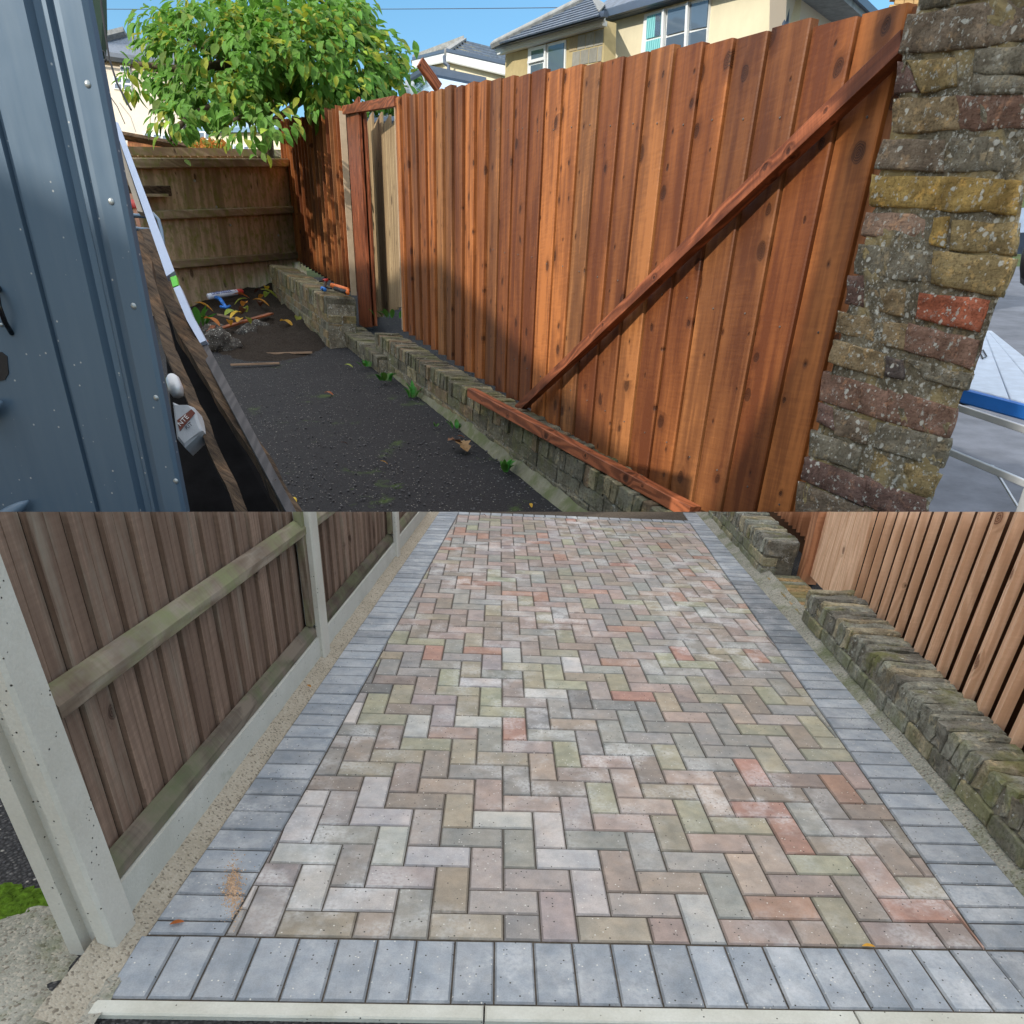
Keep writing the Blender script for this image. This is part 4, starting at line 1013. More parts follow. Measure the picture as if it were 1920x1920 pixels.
sd = Vector(ray(200, 335)); sd.z = 0; sd.normalize()
bm = BM(); zt_, zb_ = 2.95, -.01
pl = [Vector((x, SY+d, 0)) for x, d in prof]; pl.append(pl[-1]+sd*1.6); pl.append(Vector((prof[0][0]-.2, SY+1.6*sd.y, 0)))
vb = [bm.verts.new(p+Z*zb_) for p in pl]; vt = [bm.verts.new(p+Z*zt_) for p in pl]
for i in range(len(pl)): bm.faces.new((vb[i], vb[(i+1) % len(pl)], vt[(i+1) % len(pl)], vt[i]))
bm.faces.new(vt); link('ribbed_wall', bm, M['shed_metal'], parent=tsd)
# soft crease beside the groove, rivets, handle, lock slot, knobs
M['rivet'] = plain('rivet', (.34, .37, .38), .35, .5, .6, var=.1)
for (x, y) in ((165, 158), (209, 378), (251, 574), (293, 746), (330, 902)):
    q = SH(x, y); bm = BM(); bmesh.ops.create_uvsphere(bm, u_segments=14, v_segments=8, radius=.0155, matrix=Matrix.Translation(q+Vector((0, -.002, 0))) @ Matrix.Diagonal((1, .45, 1, 1)))
    link('rivet', bm, M['rivet'], parent=tsd, smooth=True)
M['dark_metal'] = plain('dark_gloss_metal', (.015, .016, .02), .15, .6, .5, var=.1)
M['knob_blue'] = plain('blue_grey_plastic', (.10, .15, .21), .4, .45, var=.1)
bm = BM(); tube(bm, [SH(-2, 540), SH(4, 548)+Vector((0, -.05, 0)), SH(14, 575)+Vector((0, -.075, 0)), SH(20, 605)+Vector((0, -.05, 0)), SH(22, 625)], .014, 10); link('handle', bm, M['dark_metal'], parent=tsd, smooth=True)
bm = BM(); q = [SH(-30, 660), SH(4, 660), SH(14, 668), SH(17, 700), SH(10, 712), SH(-30, 720)]; poly_prism(bm, q, Vector((0, -.006, 0))); link('lock_recess', bm, M['black_plastic'], parent=tsd)
bm = BM(); bmesh.ops.create_uvsphere(bm, u_segments=12, v_segments=8, radius=.011, matrix=Matrix.Translation(SH(3, 609))); link('screw', bm, M['rivet'], parent=tsd, smooth=True)
for (xa, ya, xb, yb) in ((-30, 775, 14, 752), (-10, 990, 62, 936)):
    a, b = SH(xa, ya)+Vector((0, -.09, 0)), SH(xb, yb)+Vector((0, -.05, 0)); n_ = 7; pts = [a.lerp(b, k/n_) for k in range(n_+1)]
    bm = BM(); tube(bm, pts, [.045, .045, .044, .043, .040, .034, .024, .006], 14); link('latch_lever', bm, M['knob_blue'], parent=tsd, smooth=True)
# green panel and cable behind the shed edge
M['dark_green'] = plain('dark_green', (.015, .045, .022), .6, .3)
bm = BM(); poly_prism(bm, [dep(150, -40, 8.0), dep(190, -40, 8.0), dep(192, 40, 8.0), dep(190, 90, 8.0), dep(183, 97, 8.0), dep(170, 90, 8.0)], FW*.1)
tag(link('green_banner', bm, M['dark_green'], loc=dep(185, 95, 8)), 'narrow dark green panel hanging beside the top of the metal shed', 'panel')
bm = BM(); tube(bm, [dep(*p, 7.5) for p in ((188, -40), (190, 10), (197, 60), (205, 110), (219, 155), (238, 192), (246, 206))], .011, 6)
tag(link('loose_cable', bm, M['black_plastic'], loc=dep(188, 0, 7.5)), 'black cable end dangling beside the top of the metal shed', 'cable')
bm = BM(); tube(bm, [dep(*p, 7.9) for p in ((190, 95), (196, 98), (199, 112), (192, 120))], .009, 6)
tag(link('loose_cable', bm, M['black_plastic'], loc=dep(196, 98, 7.9)), 'small loop of black wire at the corner of the metal shed', 'cable')

# --- things leaning beside the shed
def leaning(name, pts, mat, label, cat, seg=4, seed=0, group=None, sq=1.0):
    """rough tapering timber through (x, y, distance, half width in px)"""
    bm = BM(); P = []; R = []
    for (x0, y0, d0, r0), (x1, y1, d1_, r1) in zip(pts, pts[1:]):
        for k in range(9):
            t = k/9; d = d0+(d1_-d0)*t; P.append(dep(x0+(x1-x0)*t, y0+(y1-y0)*t, d)); R.append((r0+(r1-r0)*t)*d/F*1.15)
    x1, y1, d1_, r1 = pts[-1]; P.append(dep(x1, y1, d1_)); R.append(r1*d1_/F)
    tube(bm, P, R, seg)
    uv_axes(bm, P[0], (P[-1]-P[0]).cross(FW).normalized(), (P[-1]-P[0]).normalized(), FW)
    for v in bm.verts: v.co += Vector((nz(v.co, 2.0, seed), nz(v.co, 2.6, seed+3), nz(v.co, 3, seed+7)))*.03
    return tag(link(name, bm, M[mat], smooth=False, loc=P[-1]), label, cat, group)
leaning('rough_post', [(262, 440, 7.4, 9), (284, 530, 7.0, 12), (318, 660, 6.4, 12), (382, 800, 5.8, 12), (450, 950, 5.2, 13), (520, 1110, 4.7, 13)], 'rough_timber', 'bark brown rough post leaning nearest the metal shed', 'post', seed=3, group='old posts leaning by the shed')
leaning('rough_post', [(272, 440, 8.0, 11), (296, 510, 7.6, 14), (340, 620, 7.0, 15), (420, 755, 6.5, 15), (500, 880, 6.0, 16), (560, 985, 5.6, 17)], 'rough_timber', 'bark brown rough post leaning just left of the grey plank', 'post', seed=13, group='old posts leaning by the shed')
def plank(name, c4, d4, th, mat, label, cat):
    P = [dep(x, y, d) for (x, y), d in zip(c4, d4)]; bm = BM(); nrm = (P[1]-P[0]).cross(P[3]-P[0]).normalized()
    if nrm.dot(FW) > 0: nrm = -nrm
    poly_prism(bm, [p-nrm*th for p in P], nrm*th, bev=.004); uv_axes(bm, P[0], (P[1]-P[0]).normalized(), (P[3]-P[0]).normalized(), nrm)
    return tag(link(name, bm, M[mat], loc=P[2]), label, cat) if label else bm
M['grey_plank'] = wood('grey_plank', (.085, .08, .085), (.04, .04, .045), knot=.1, grain=40, sc=.8, rough=.7)
plank('dark_plank', [(366, 640), (386, 640), (588, 1020), (568, 1020)], [6.9, 6.9, 5.3, 5.3], .05, 'grey_plank', 'long dark grey plank leaning right of the rough posts', 'plank')
plank('gap_shade_board', [(300, 560), (352, 590), (570, 1060), (350, 1060)], [7.6, 7.6, 6.0, 6.0], .04, 'gap_shade_board', 'wide black board put in for the dark gap behind the rough posts', 'board')
tl = thing('spirit_level', 'long pale aluminium spirit level with a green vial leaning on the posts', 'spirit level', dep(383, 642, 6.8))
def lv(c4, d4, th, mat, nm):
    P = [dep(x, y, d) for (x, y), d in zip(c4, d4)]; bm = BM(); nrm = (P[1]-P[0]).cross(P[3]-P[0]).normalized()
    if nrm.dot(FW) > 0: nrm = -nrm
    poly_prism(bm, [p-nrm*th for p in P], nrm*th); link(nm, bm, M[mat], parent=tl)
dl = lambda y: 7.4-(y-228)*.0014
M['level_alu'] = plain('level_aluminium', (.42, .50, .66), .45, .45, .15, var=.06); M['level_side'] = plain('level_side', (.33, .28, .22), .6, .3, var=.1); M['vial'] = plain('vial_green', (.12, .62, .05), .3, .5, var=.1)
lv([(211, 226), (222, 230), (327, 508), (312, 518)], [dl(228), dl(228), dl(510), dl(510)], .06, 'level_alu', 'body')
lv([(319, 520), (330, 516), (334, 534), (324, 538)], [dl(520)-.01]*4, .04, 'vial', 'vial')
lv([(315, 518), (321, 516), (333, 538), (326, 541)], [dl(520)]*4, .05, 'black_plastic', 'vial_mount')
lv([(325, 540), (337, 535), (362, 598), (385, 640), (376, 643), (345, 595)][:4] if False else [(325, 540), (337, 535), (361, 592), (350, 600)], [dl(540), dl(540), dl(595), dl(595)], .06, 'level_alu', 'body')
lv([(350, 600), (361, 592), (386, 638), (375, 643)], [dl(595), dl(595), dl(640), dl(640)], .06, 'level_alu', 'body')
lv([(204, 232), (211, 227), (268, 398), (258, 396)], [dl(228)+.02]*2+[dl(400)+.02]*2, .05, 'level_side', 'side_face')
# sack of mortar, white tub
M['sack_paper'] = plain('sack_paper', (.42, .44, .47), .7, .2, var=.12, nsc=7, bumpd=.004); M['label_brown'] = plain('label_brown', (.17, .055, .04), .6, .3, var=.1); M['ink'] = plain('ink', (.03, .03, .05), .6)
tsk = thing('cement_sack', 'white paper sack with a brown printed band, wedged between shed and posts', 'sack', dep(350, 835, 5.5))
def flat(pts, d, th, mat, nm, par, bev=0.0):
    P = [dep(x, y, d) for x, y in pts]; bm = BM(); poly_prism(bm, [p+FW*th for p in P], -FW*th, bev=bev); return link(nm, bm, M[mat], parent=par)
flat([(322, 752), (350, 764), (362, 762), (378, 805), (372, 812), (345, 838), (330, 820)], 5.6, .16, 'sack_paper', 'sack_body', tsk, .02)
flat([(332, 788), (359, 767), (366, 774), (337, 808)], 5.592, .004, 'label_brown', 'printed_band', tsk)
def text_on(body, o, ax_, up_, size, mat, par, name='lettering', ext=.001):
    cu = bpy.data.curves.new(name, 'FONT'); cu.body = body; cu.size = size; cu.extrude = ext; cu.resolution_u = 2
    to = bpy.data.objects.new('tmp', cu); C.objects.link(to); dg = bpy.context.evaluated_depsgraph_get()
    me = bpy.data.meshes.new_from_object(to.evaluated_get(dg)); bpy.data.objects.remove(to); bpy.data.curves.remove(cu)
    n3 = ax_.cross(up_).normalized(); Mx = frame(o, ax_, up_, n3)
    me.transform(Mx); me.transform(Matrix.Translation(-parent_loc(par))); me.materials.clear(); me.materials.append(M[mat])
    ob = bpy.data.objects.new(name, me); C.objects.link(ob); ob.parent = par; return ob
M['white_print'] = plain('white_print', (.75, .75, .73), .6)
def axes_px(x0, y0, x1, y1, d):
    a, b = dep(x0, y0, d), dep(x1, y1, d); ax_ = (b-a).normalized(); up_ = (-FW).cross(ax_).normalized(); return a, ax_, up_
a, ax_, up_ = axes_px(338, 800, 356, 781, 5.585); text_on('NTE', a, ax_, up_, .055, 'white_print', tsk)
a, ax_, up_ = axes_px(350, 806, 364, 794, 5.585); text_on('RIT', a, ax_, up_, .045, 'ink', tsk)
bm = BM(); tube(bm, [dep(322, 704, 5.8), dep(324, 712, 5.8), dep(330, 730, 5.78), dep(334, 741, 5.78)], [.03, .055, .06, .045], 14)
tag(link('plastic_tub', bm, M['alu'], smooth=True, loc=dep(334, 741, 5.8)), 'small white plastic tub wedged above the paper sack beside the shed', 'tub')
# sack-truck like frame with a wooden handle, behind the level
tt = thing('hand_truck', 'blue grey tubular hand truck behind the spirit level', 'hand truck', dep(300, 520, 8.6))
M['tube_blue'] = plain('tube_blue', (.13, .19, .26), .35, .5, .5, var=.1)
for nm, pts, r_ in (('arc_tube', ((268, 402), (288, 402), (297, 412), (303, 432), (306, 455), (308, 480)), .022), ('cross_bar', ((243, 404), (272, 405)), .022), ('cross_bar', ((248, 428), (284, 432)), .022), ('side_tube', ((249, 440), (262, 480), (275, 540)), .02)):
    bm = BM(); tube(bm, [dep(x, y, 8.5) for x, y in pts], r_, 8); link(nm, bm, M['tube_blue'], parent=tt, smooth=True)
tsp = thing('spade', 'spade with a reddish wooden shaft behind the spirit level', 'spade', dep(262, 428, 8.8))
bm = BM(); tube(bm, [dep(246, 366, 8.7), dep(262, 430, 8.7), dep(275, 480, 8.7)], .026, 8); M['shaft'] = plain('wood_shaft', (.28, .12, .06), .5, var=.2); link('shaft', bm, M['shaft'], parent=tsp, smooth=True)
bm = BM(); tube(bm, [dep(248.5, 377, 8.69), dep(252, 392, 8.69)], .029, 8); M['red'] = plain('red_plastic', (.50, .04, .03), .4, .5, var=.05); link('red_band', bm, M['red'], parent=tsp, smooth=True)

# --- clutter at the far end of the path
M['soil'] = plain('soil', (.032, .025, .020), .95, .1, var=.7, nsc=22, bumpd=.02)
def heap_z(x, y): return 0
bm = BM(); n = 44; V = {}
HC = G(470, 590); 
for i in range(n+1):
    for j in range(n+1):
        q = G(350+300*i/n, 520+160*j/n) if True else None
        u_, v_ = (i/n*2-1), (j/n*2-1); e = max(0, 1-(u_*u_+v_*v_)**1.3)
        V[i, j] = bm.verts.new(q + Z*(e*(.22+.20*nz(q, 1.1, 3)+.12*nz(q, 4, 8)) - .05*(e <= 0) - .02))
for i in range(n):
    for j in range(n): bm.faces.new((V[i, j], V[i+1, j], V[i+1, j+1], V[i, j+1]))
tag(link('soil_heap', bm, M['soil'], smooth=True), 'dark heap of soil and leaf litter at the foot of the back fence', kind='stuff')
def rock(x, y, rx, ry, label, seed, h=.15):
    c = G(x, y, h*.6); k = (c-EYE).dot(FW)/F
    bm = BM(); bmesh.ops.create_icosphere(bm, subdivisions=3, radius=1, matrix=Matrix.Translation(c) @ Matrix.Diagonal((rx*k, rx*k*.8, ry*k*1.1, 1)))
    for v in bm.verts: v.co += (v.co-c)*.55*nz(v.co-c, 2.2, seed) + (v.co-c)*.25*nz(v.co-c, 6, seed)
    o = link('rubble_lump', bm, M['stone'], loc=c); o.color = (.10, .095, .09, 1); return tag(o, label, 'rubble', 'lumps of concrete rubble by the soil heap')
rock(420, 648, 34, 22, 'largest pale edged lump of rubble in front of the soil heap', 1)
rock(462, 628, 26, 16, 'rubble lump just right of the largest lump', 5)
rock(490, 618, 18, 13, 'smaller rubble lump nearest the brick wall', 9)
rock(405, 622, 22, 11, 'low dark rubble lump behind the largest lump', 14)
def on_heap(x, y, h=.22): return G(x, y, h)
def stick(xa, ya, xb, yb, hw, mat, label, h=.05, name='wood_offcut', grp=None):
    a, b = on_heap(xa, ya, h), on_heap(xb, yb, h); beam_obj(name, a, b, hw, .022, mat, label, 'offcut', group=grp)
M['pale_strip'] = wood('pale_strip', (.32, .22, .15), (.17, .11, .07), knot=.1, grain=40, sc=.5)
stick(500, 663, 585, 661, .045, 'pale_strip', 'pale wooden offcut on the asphalt, the upper of two', grp='pale offcuts on the path')
stick(433, 684, 524, 681, .045, 'pale_strip', 'pale wooden offcut on the asphalt, the lower of two', grp='pale offcuts on the path')
stick(392, 622, 508, 588, .09, 'orange_dark', 'reddish board offcut lying across the soil heap', .30)
stick(385, 640, 402, 606, .07, 'orange_dark', 'short reddish board end leaning on the rubble lumps', .25)
stick(410, 590, 450, 600, .05, 'pale_strip', 'small grey brown stick half buried in the soil heap', .32)
# line marking aerosol with blue trigger handle
tc = thing('spray_can', 'white line marking aerosol with a red cap lying on the soil heap', 'spray can', on_heap(420, 552, .3))
a, b = on_heap(391, 556, .42), on_heap(444, 548, .42); rr = .088
M['can_white'] = plain('can_white', (.62, .66, .78), .35, .5, var=.05)
bm = BM(); tube(bm, [a-(b-a)*.02, a, a.lerp(b, .98), b], [rr*.6, rr, rr, rr*.9], 16); link('can_body', bm, M['can_white'], parent=tc, smooth=True)
c2 = a.lerp(b, 1.2); bm = BM(); tube(bm, [b, b.lerp(c2, .15), c2.lerp(b, .1), c2], [rr*.9, rr*1.02, rr*1.0, rr*.85], 16); link('cap', bm, M['red'], parent=tc, smooth=True)
ax_ = (b-a).normalized(); up_ = (-FW).cross(ax_).normalized()
if up_.z < 0: up_ = -up_
n3 = ax_.cross(up_)
M['blue_print'] = plain('blue_print', (.04, .07, .30), .5, var=.05)
text_on('LINEMARKER', a+ax_*.10 - up_*.055 + n3*(rr*1.0 if n3.dot(FW) < 0 else -rr), ax_, up_, .145, 'blue_print', tc, ext=.004)
text_on('>', a+ax_*1.04*(b-a).length*.86 - up_*.05 + n3*(rr if n3.dot(FW) < 0 else -rr), ax_, up_, .14, 'red', tc, ext=.004)
th = thing('trigger_sprayer', 'bright blue trigger handle lying just below the aerosol', 'trigger handle', on_heap(415, 568, .3))
for pts, r_ in ((((405, 558), (412, 560), (418, 568)), .06), (((416, 566), (421, 572), (424, 577)), .05), (((414, 575), (424, 577), (431, 574)), .04)):
    bm = BM(); tube(bm, [on_heap(x, y, .38) for x, y in pts], r_, 10); link('grip' if r_ == .06 else 'trigger', bm, M['blue_plastic'], parent=th, smooth=True)
# pruning saw / pincers on the far wall
tpn = thing('folding_saw', 'folding saw with an orange and black handle lying on top of the far low wall', 'folding saw', G(640, 540, 1.2))
M['orange_pl'] = plain('orange_plastic', (.75, .16, .02), .4, .5, var=.05)
for nm, pts, r_, mt in (('grip', ((622, 535), (634, 538), (652, 544)), .055, 'orange_pl'), ('grip_inlay', ((628, 541), (640, 545), (650, 548)), .05, 'black_plastic'), ('end_cap', ((650, 543), (652, 549)), .05, 'orange_pl'), ('blade_arm', ((610, 530), (609, 537), (606, 543)), .04, 'black_plastic'), ('blue_tip', ((604, 541), (609, 543)), .05, 'blue_plastic'), ('red_tip', ((607, 526), (614, 525)), .04, 'red'), ('nose', ((599, 528), (607, 526)), .02, 'black_plastic'), ('pivot', ((610, 538), (622, 541)), .02, 'black_plastic')):
    bm = BM(); tube(bm, [G(x, y, 1.2) for x, y in pts], r_, 8); link(nm, bm, M[mt], parent=tpn, smooth=True)

# leaves lying about (countable ones are separate)
def pathleaf(x, y, L, mat, label, h=.02, grp='fallen leaves on the path', lobes=0, rot=None):
    o = fallen(x, y, (GP+Z*h, GN), L, mat, label, rot=rot, group=grp, lobes=lobes, curl=.2, lift=.01); o.rotation_euler.x += .15; return o
pathleaf(876, 848, .34, 'leaf_brown', 'big dry brown leaf on the path beside the low wall', lobes=1, rot=.5, h=.05)
pathleaf(868, 838, .30, 'leaf_brown', 'dry brown leaf half under the big brown leaf', lobes=1, rot=2.2, h=.05)
pathleaf(625, 742, .20, 'leaf_orange', 'small orange leaf on the middle of the asphalt path', rot=1.2)
pathleaf(652, 834, .12, 'leaf_brown', 'tiny brown leaf alone on the asphalt', rot=2)
pathleaf(728, 872, .13, 'leaf_orange', 'curled orange leaf low on the asphalt', rot=1.7)
pathleaf(556, 944, .14, 'leaf_yellow', 'yellow leaf beside the foot of the dark grey plank', rot=.7)
pathleaf(997, 953, .10, 'leaf_yellow', 'small yellow leaf on the moss near the low wall', rot=.2)
pathleaf(871, 822, .12, 'leaf_orange', 'small orange leaf above the big brown leaf', rot=1.4)
pathleaf(662, 690, .22, 'leaf_lime', 'yellow green leaf near the weeds at the wall foot', rot=1.3)
spots = [(497, 558), (500, 545), (488, 575), (455, 575), (463, 586), (432, 598), (422, 592), (445, 605), (478, 550), (468, 560), (440, 572), (486, 562), (520, 560), (505, 575), (452, 590), (412, 612), (470, 608), (400, 585), (560, 605), (548, 612), (575, 598), (584, 606), (388, 600), (433, 611)]
mats = ['leaf_lime', 'leaf_yellow', 'leaf_brown', 'leaf_orange', 'leaf_lime', 'leaf_yellow']
where = ['right of the red cap of the aerosol', 'in the corner of back fence and brick wall', 'midway between the aerosol and the brick wall', 'right of the blue trigger handle', 'above the middle of the long reddish board',
 'at the left end of the long reddish board', 'below the blue trigger handle', 'against the lower edge of the reddish board', 'touching the red cap of the aerosol', 'just below the red cap of the aerosol', 'beside the blade of the blue trigger handle', 'a step right of the aerosol',
 'nearest the face of the brick wall', 'above the right end of the reddish board', 'just above the reddish board', 'above the largest rubble lump', 'between the reddish board and the smallest rubble lump', 'below the blunt end of the aerosol', 'left one at the foot of the stepped wall', 'lowest at the foot of the stepped wall',
 'highest at the foot of the stepped wall', 'right one by the weed at the stepped wall', 'beside the clump of broad green leaves', 'behind the second rubble lump']
kinds = {'leaf_lime': 'limp green leaf ', 'leaf_yellow': 'yellow leaf ', 'leaf_brown': 'brown leaf ', 'leaf_orange': 'orange brown leaf '}
for k, (x, y) in enumerate(spots):
    pathleaf(x, y, RU(.32, .55), mats[k % 6], kinds[mats[k % 6]]+where[k], h=.34 if x < 530 else .12, grp='leaves littering the soil heap')
# weeds growing at the wall foot
def weed(x, y, r_, n_, L, label, plane_h=.02):
    c = G(x, y, plane_h); t = thing('weed', label, 'weed', c, 'weeds along the foot of the path walls')
    for k in range(n_):
        a_ = RU(0, 6.28); me = leaf_mesh('leaf', L*RU(.6, 1.1), L*RU(.16, .30), .15, M['leaf_green'])
        o = bpy.data.objects.new('leaf', me); C.objects.link(o); o.parent = t
        o.location = (math.cos(a_)*r_*RU(.1, 1), math.sin(a_)*r_*RU(.1, 1), .02); o.rotation_euler = (RU(.35, 1.1), 0, a_-1.57)
weed(690, 690, .22, 9, .22, 'leafy weed at the foot of the wall by the sunken threshold')
weed(722, 716, .20, 8, .24, 'leafy weed just below the near end of the threshold')
weed(775, 748, .10, 7, .30, 'tall bright green weed beside the low path wall')
weed(856, 806, .12, 8, .16, 'grassy weed at the foot of the low wall above the brown leaf')
weed(946, 888, .05, 8, .22, 'thin grassy weed low down beside the low path wall')
weed(610, 622, .18, 7, .22, 'green weed at the foot of the higher stepped wall')
weed(375, 612, .25, 9, .5, 'clump of broad green leaves left of the soil heap', .2)
weed(818, 803, .03, 4, .10, 'tiny weed seedling on the asphalt near the wall')
weed(735, 598, .5, 10, .3, 'weeds growing under the open garden gate', .5)
# =================================================================== HOUSES BEYOND
M['cream'] = plain('cream_render', (.62, .56, .40), .9, .2, var=.10, nsc=.9, bumpd=.004)
M['cream2'] = plain('pale_render', (.60, .53, .44), .9, .2, var=.06, nsc=.8)
M['upvc'] = plain('white_window_plastic', (.70, .72, .72), .35, .5, var=.03)
M['gutter'] = plain('dark_gutter', (.06, .085, .13), .45, .5, var=.1)
M['slate'] = plain('slate', (.085, .115, .165), .55, .4, var=.35, nsc=5, bumpd=.01)
M['lead'] = plain('ridge_tile', (.24, .25, .25), .7, .3, var=.3, nsc=6)
M['lichen_slate'] = NT('lichen_slate', .8, .3); mm = M['lichen_slate']; mm.col(mm.mix(mm.step(mm.noise(mm.pos(), 1.3, 6, .7), .46, .6), (.10, .115, .13), (.30, .27, .13))); M['lichen_slate'] = mm.m
M['block'] = NT('concrete_block', .9, .2); mm = M['block']; mm.col(mm.mix(mm.step(mm.noise(mm.pos(), 9, 5, .7), .3, .7), mm.mix(1.0, mm.ocol(), (.75, .75, .72), 'MULTIPLY'), mm.ocol())); mm.bump(mm.noise(mm.pos(), 60, 3), .004, .7); M['block'] = mm.m
M['yellow_mortar'] = plain('yellow_mortar', (.42, .34, .18), .9, .1, var=.1)
M['yellow_brick'] = plain('yellow_brick', (.42, .27, .12), .85, .2, var=.15, nsc=9)
M['glass'] = NT('window_glass', .06, .6); mm = M['glass']; mm.col((.09, .13, .18)); M['glass'] = mm.m
M['curtain'] = NT('teal_curtain', .8, .1); mm = M['curtain']; wv = mm.n('ShaderNodeTexWave'); mm.L(mm.coord(), wv.inputs[0]); wv.inputs['Scale'].default_value = 9; wv.inputs['Distortion'].default_value = 1.5
mm.col(mm.mix(wv.outputs[1], (.10, .34, .38), (.26, .58, .60))); M['curtain'] = mm.m
M['dark_in'] = plain('dark_opening', (.05, .07, .085), .5, .3)

class Face:
    """a wall plane: a point at distance D and a level direction that the photograph sends towards vanishing point vp"""
    def __init__(s, x, y, D, vp):
        s.p = dep(x, y, D); s.d = Vector(ray(*vp)).normalized(); h = Vector((s.d.x, s.d.y, 0)).normalized(); s.n = h.cross(Z).normalized(); s.h = h
        if s.n.dot(EYE-s.p) < 0: s.n = -s.n
    def at(s, x, y, off=0.0): return hit(x, y, s.p+s.n*off, s.n)
    def panel(s, name, pts, mat, par, off=0.0, th=.1, bev=0.0):
        P = [s.at(x, y, off) for x, y in pts]; bm = BM(); poly_prism(bm, [p-s.n*th for p in P], s.n*th, bev=bev)
        uv_axes(bm, s.p, s.h, Z); return link(name, bm, M[mat], parent=par)
    def strip(s, name, a, b, wpx, mat, par, off=.0, th=.05):
        pa, pb = s.at(*a, off), s.at(*b, off); D = (pa-EYE).dot(FW); hw = wpx/2*D/F; ax = (pb-pa).normalized(); sd_ = ax.cross(s.n).normalized()
        bm = bar(pa, pb, sd_*hw, s.n*th*.5, 0); return link(name, bm, M[mat], parent=par)
VPH = (247, 285)
f1 = Face(1300, 60, 15, VPH)
h1 = thing('house', 'cream rendered house with a big white window and teal curtain above the orange fence', 'house', f1.at(1300, 300))
f1.panel('wall', [(1134, 36), (1483, -62), (1476, 30), (1462, 300), (1128, 300)], 'cream', h1, 0, .3)
f1.strip('soffit', (1110, 44), (1500, -66), 5, 'gutter', h1, .10, .2)
f1.strip('gutter', (1106, 36), (1500, -78), 9, 'gutter', h1, .26, .12)
f1.strip('gutter_shadow_strip', (1130, 40), (1500, -66), 7, 'gutter', h1, .03, .03)  # dark strip on the wall standing in for the gutter's shadow
fr1 = Face(1478, 40, (f1.at(1480, 40)-EYE).dot(FW), (2040, 302))
fr1.panel('gable_wall', [(1477, -60), (1490, -60), (1538, 2), (1600, 44), (1600, 300), (1464, 300)], 'cream2', h1, 0, .3)
a, b = fr1.at(1500, -42, .3), fr1.at(1612, 50, .3); link('verge_board', bar(a, b, fr1.n*.32, Z*.05, 0), M['lead'], parent=h1)
link('verge_gutter', bar(a+fr1.n*.34+Z*.1, b+fr1.n*.34+Z*.1, fr1.n*.06, Z*.06, 0), M['gutter'], parent=h1)
f1.strip('rain_pipe', (1477, -30), (1468, 120), 6, 'gutter', h1, .12, .1)
ra, rb = f1.at(1106, 34, .3), f1.at(1500, -82, .3); upb = (-f1.n*.82+Z*.57).normalized()
bm = BM(); poly_prism(bm, [ra, rb, rb+upb*4.5, ra+upb*4.5], Z*.08); link('roof', bm, M['slate'], parent=h1)
wd1 = f1.panel('window', [(1208, 27), (1331, -6), (1322, 110), (1200, 110)], 'upvc', h1, .05, .06)
def pane(pts, mat='glass'): f1.panel('pane', pts, mat, wd1, .075, .02)
pane([(1213, 31), (1240, 23), (1239, 66), (1211, 73)], 'curtain'); pane([(1211, 78), (1238, 71), (1236, 112), (1209, 112)], 'curtain')
pane([(1229, 27), (1240, 24), (1238, 66), (1227, 69)]); 
pane([(1252, 19), (1286, 10), (1284, 57), (1249, 66)]); pane([(1249, 71), (1283, 62), (1281, 112), (1246, 112)])
pane([(1295, 8), (1328, 0), (1324, 50), (1292, 56)]); pane([(1291, 62), (1323, 54), (1320, 112), (1289, 112)])
f1.strip('mullion', (1245, 18), (1241, 112), 7, 'upvc', wd1, .10, .06); f1.strip('mullion', (1290, 5), (1285, 112), 7, 'upvc', wd1, .10, .06)
# block built extension
f2 = Face(1100, 80, 15.6, VPH)
h2 = thing('house_extension', 'unrendered concrete block extension with slate hip roof left of the cream house', 'building', f2.at(1050, 300))
f2.panel('wall', [(948, 90), (1133, 38), (1128, 300), (944, 300)], 'yellow_mortar', h2, 0, .3)
O2 = f2.at(1132, 58); dd = f2.d if f2.d.dot(RT) < 0 else -f2.d       # along the courses, to the left
u2 = Z
rs = random.Random(5)
hole = [(985, 1064)]
for r_ in range(7):
    s = -.02 + (.21 if r_ % 2 else 0) - (.42 if r_ % 2 else 0) + (.21 if r_ % 2 else 0); s = -.0 if r_ % 2 == 0 else -.20
    while s < 3.9:
        a_, b_ = max(0.0, s), s+.405; cen = O2 + dd*((a_+b_)/2) - Z*(.09+r_*.262)
        v_ = cen-EYE; z_ = v_.dot(FW); X_ = 960+F*v_.dot(RT)/z_; Y_ = 1440-F*v_.dot(UP)/z_
        if b_-a_ > .1 and X_ > 951 and not (978 < X_ < 1072 and Y_ > 70) and Y_ > 44:
            tan = X_ < 1000 or (rs.random() < .25); bmb = BM(); P0_ = O2+dd*a_-Z*(.09+.12+r_*.262)
            e_ = dd*(b_-a_-.018)
            poly_prism(bmb, [P0_-f2.n*.02, P0_+e_-f2.n*.02, P0_+e_+Z*.243-f2.n*.02, P0_+Z*.243-f2.n*.02], f2.n*.032, bev=.006)
            o = link('block', bmb, M['block'], parent=h2); k_ = rs.uniform(.85, 1.15); o.color = (*[c*k_ for c in ((.40, .32, .20) if tan else (.30, .29, .255))], 1)
        s += .425
f2.strip('fascia', (930, 93), (1134, 36), 6, 'upvc', h2, .16, .04)
f2.strip('soffit', (936, 100), (1134, 44), 5, 'upvc', h2, .09, .12)
f2.strip('gutter', (922, 88), (1136, 26), 6, 'gutter', h2, .24, .1)
rn = (-f2.n*.80+Z*.60).normalized(); E0 = f2.at(922, 86, .26); En = f2.d.cross(rn).normalized()
def RF(x, y, lift=0.0): return hit(x, y, E0+En*lift, En)
if En.z < 0: En = -En
hipL, apx, vl, er = (921, 87), (1093, 1), (1112, 24), (1124, 30)
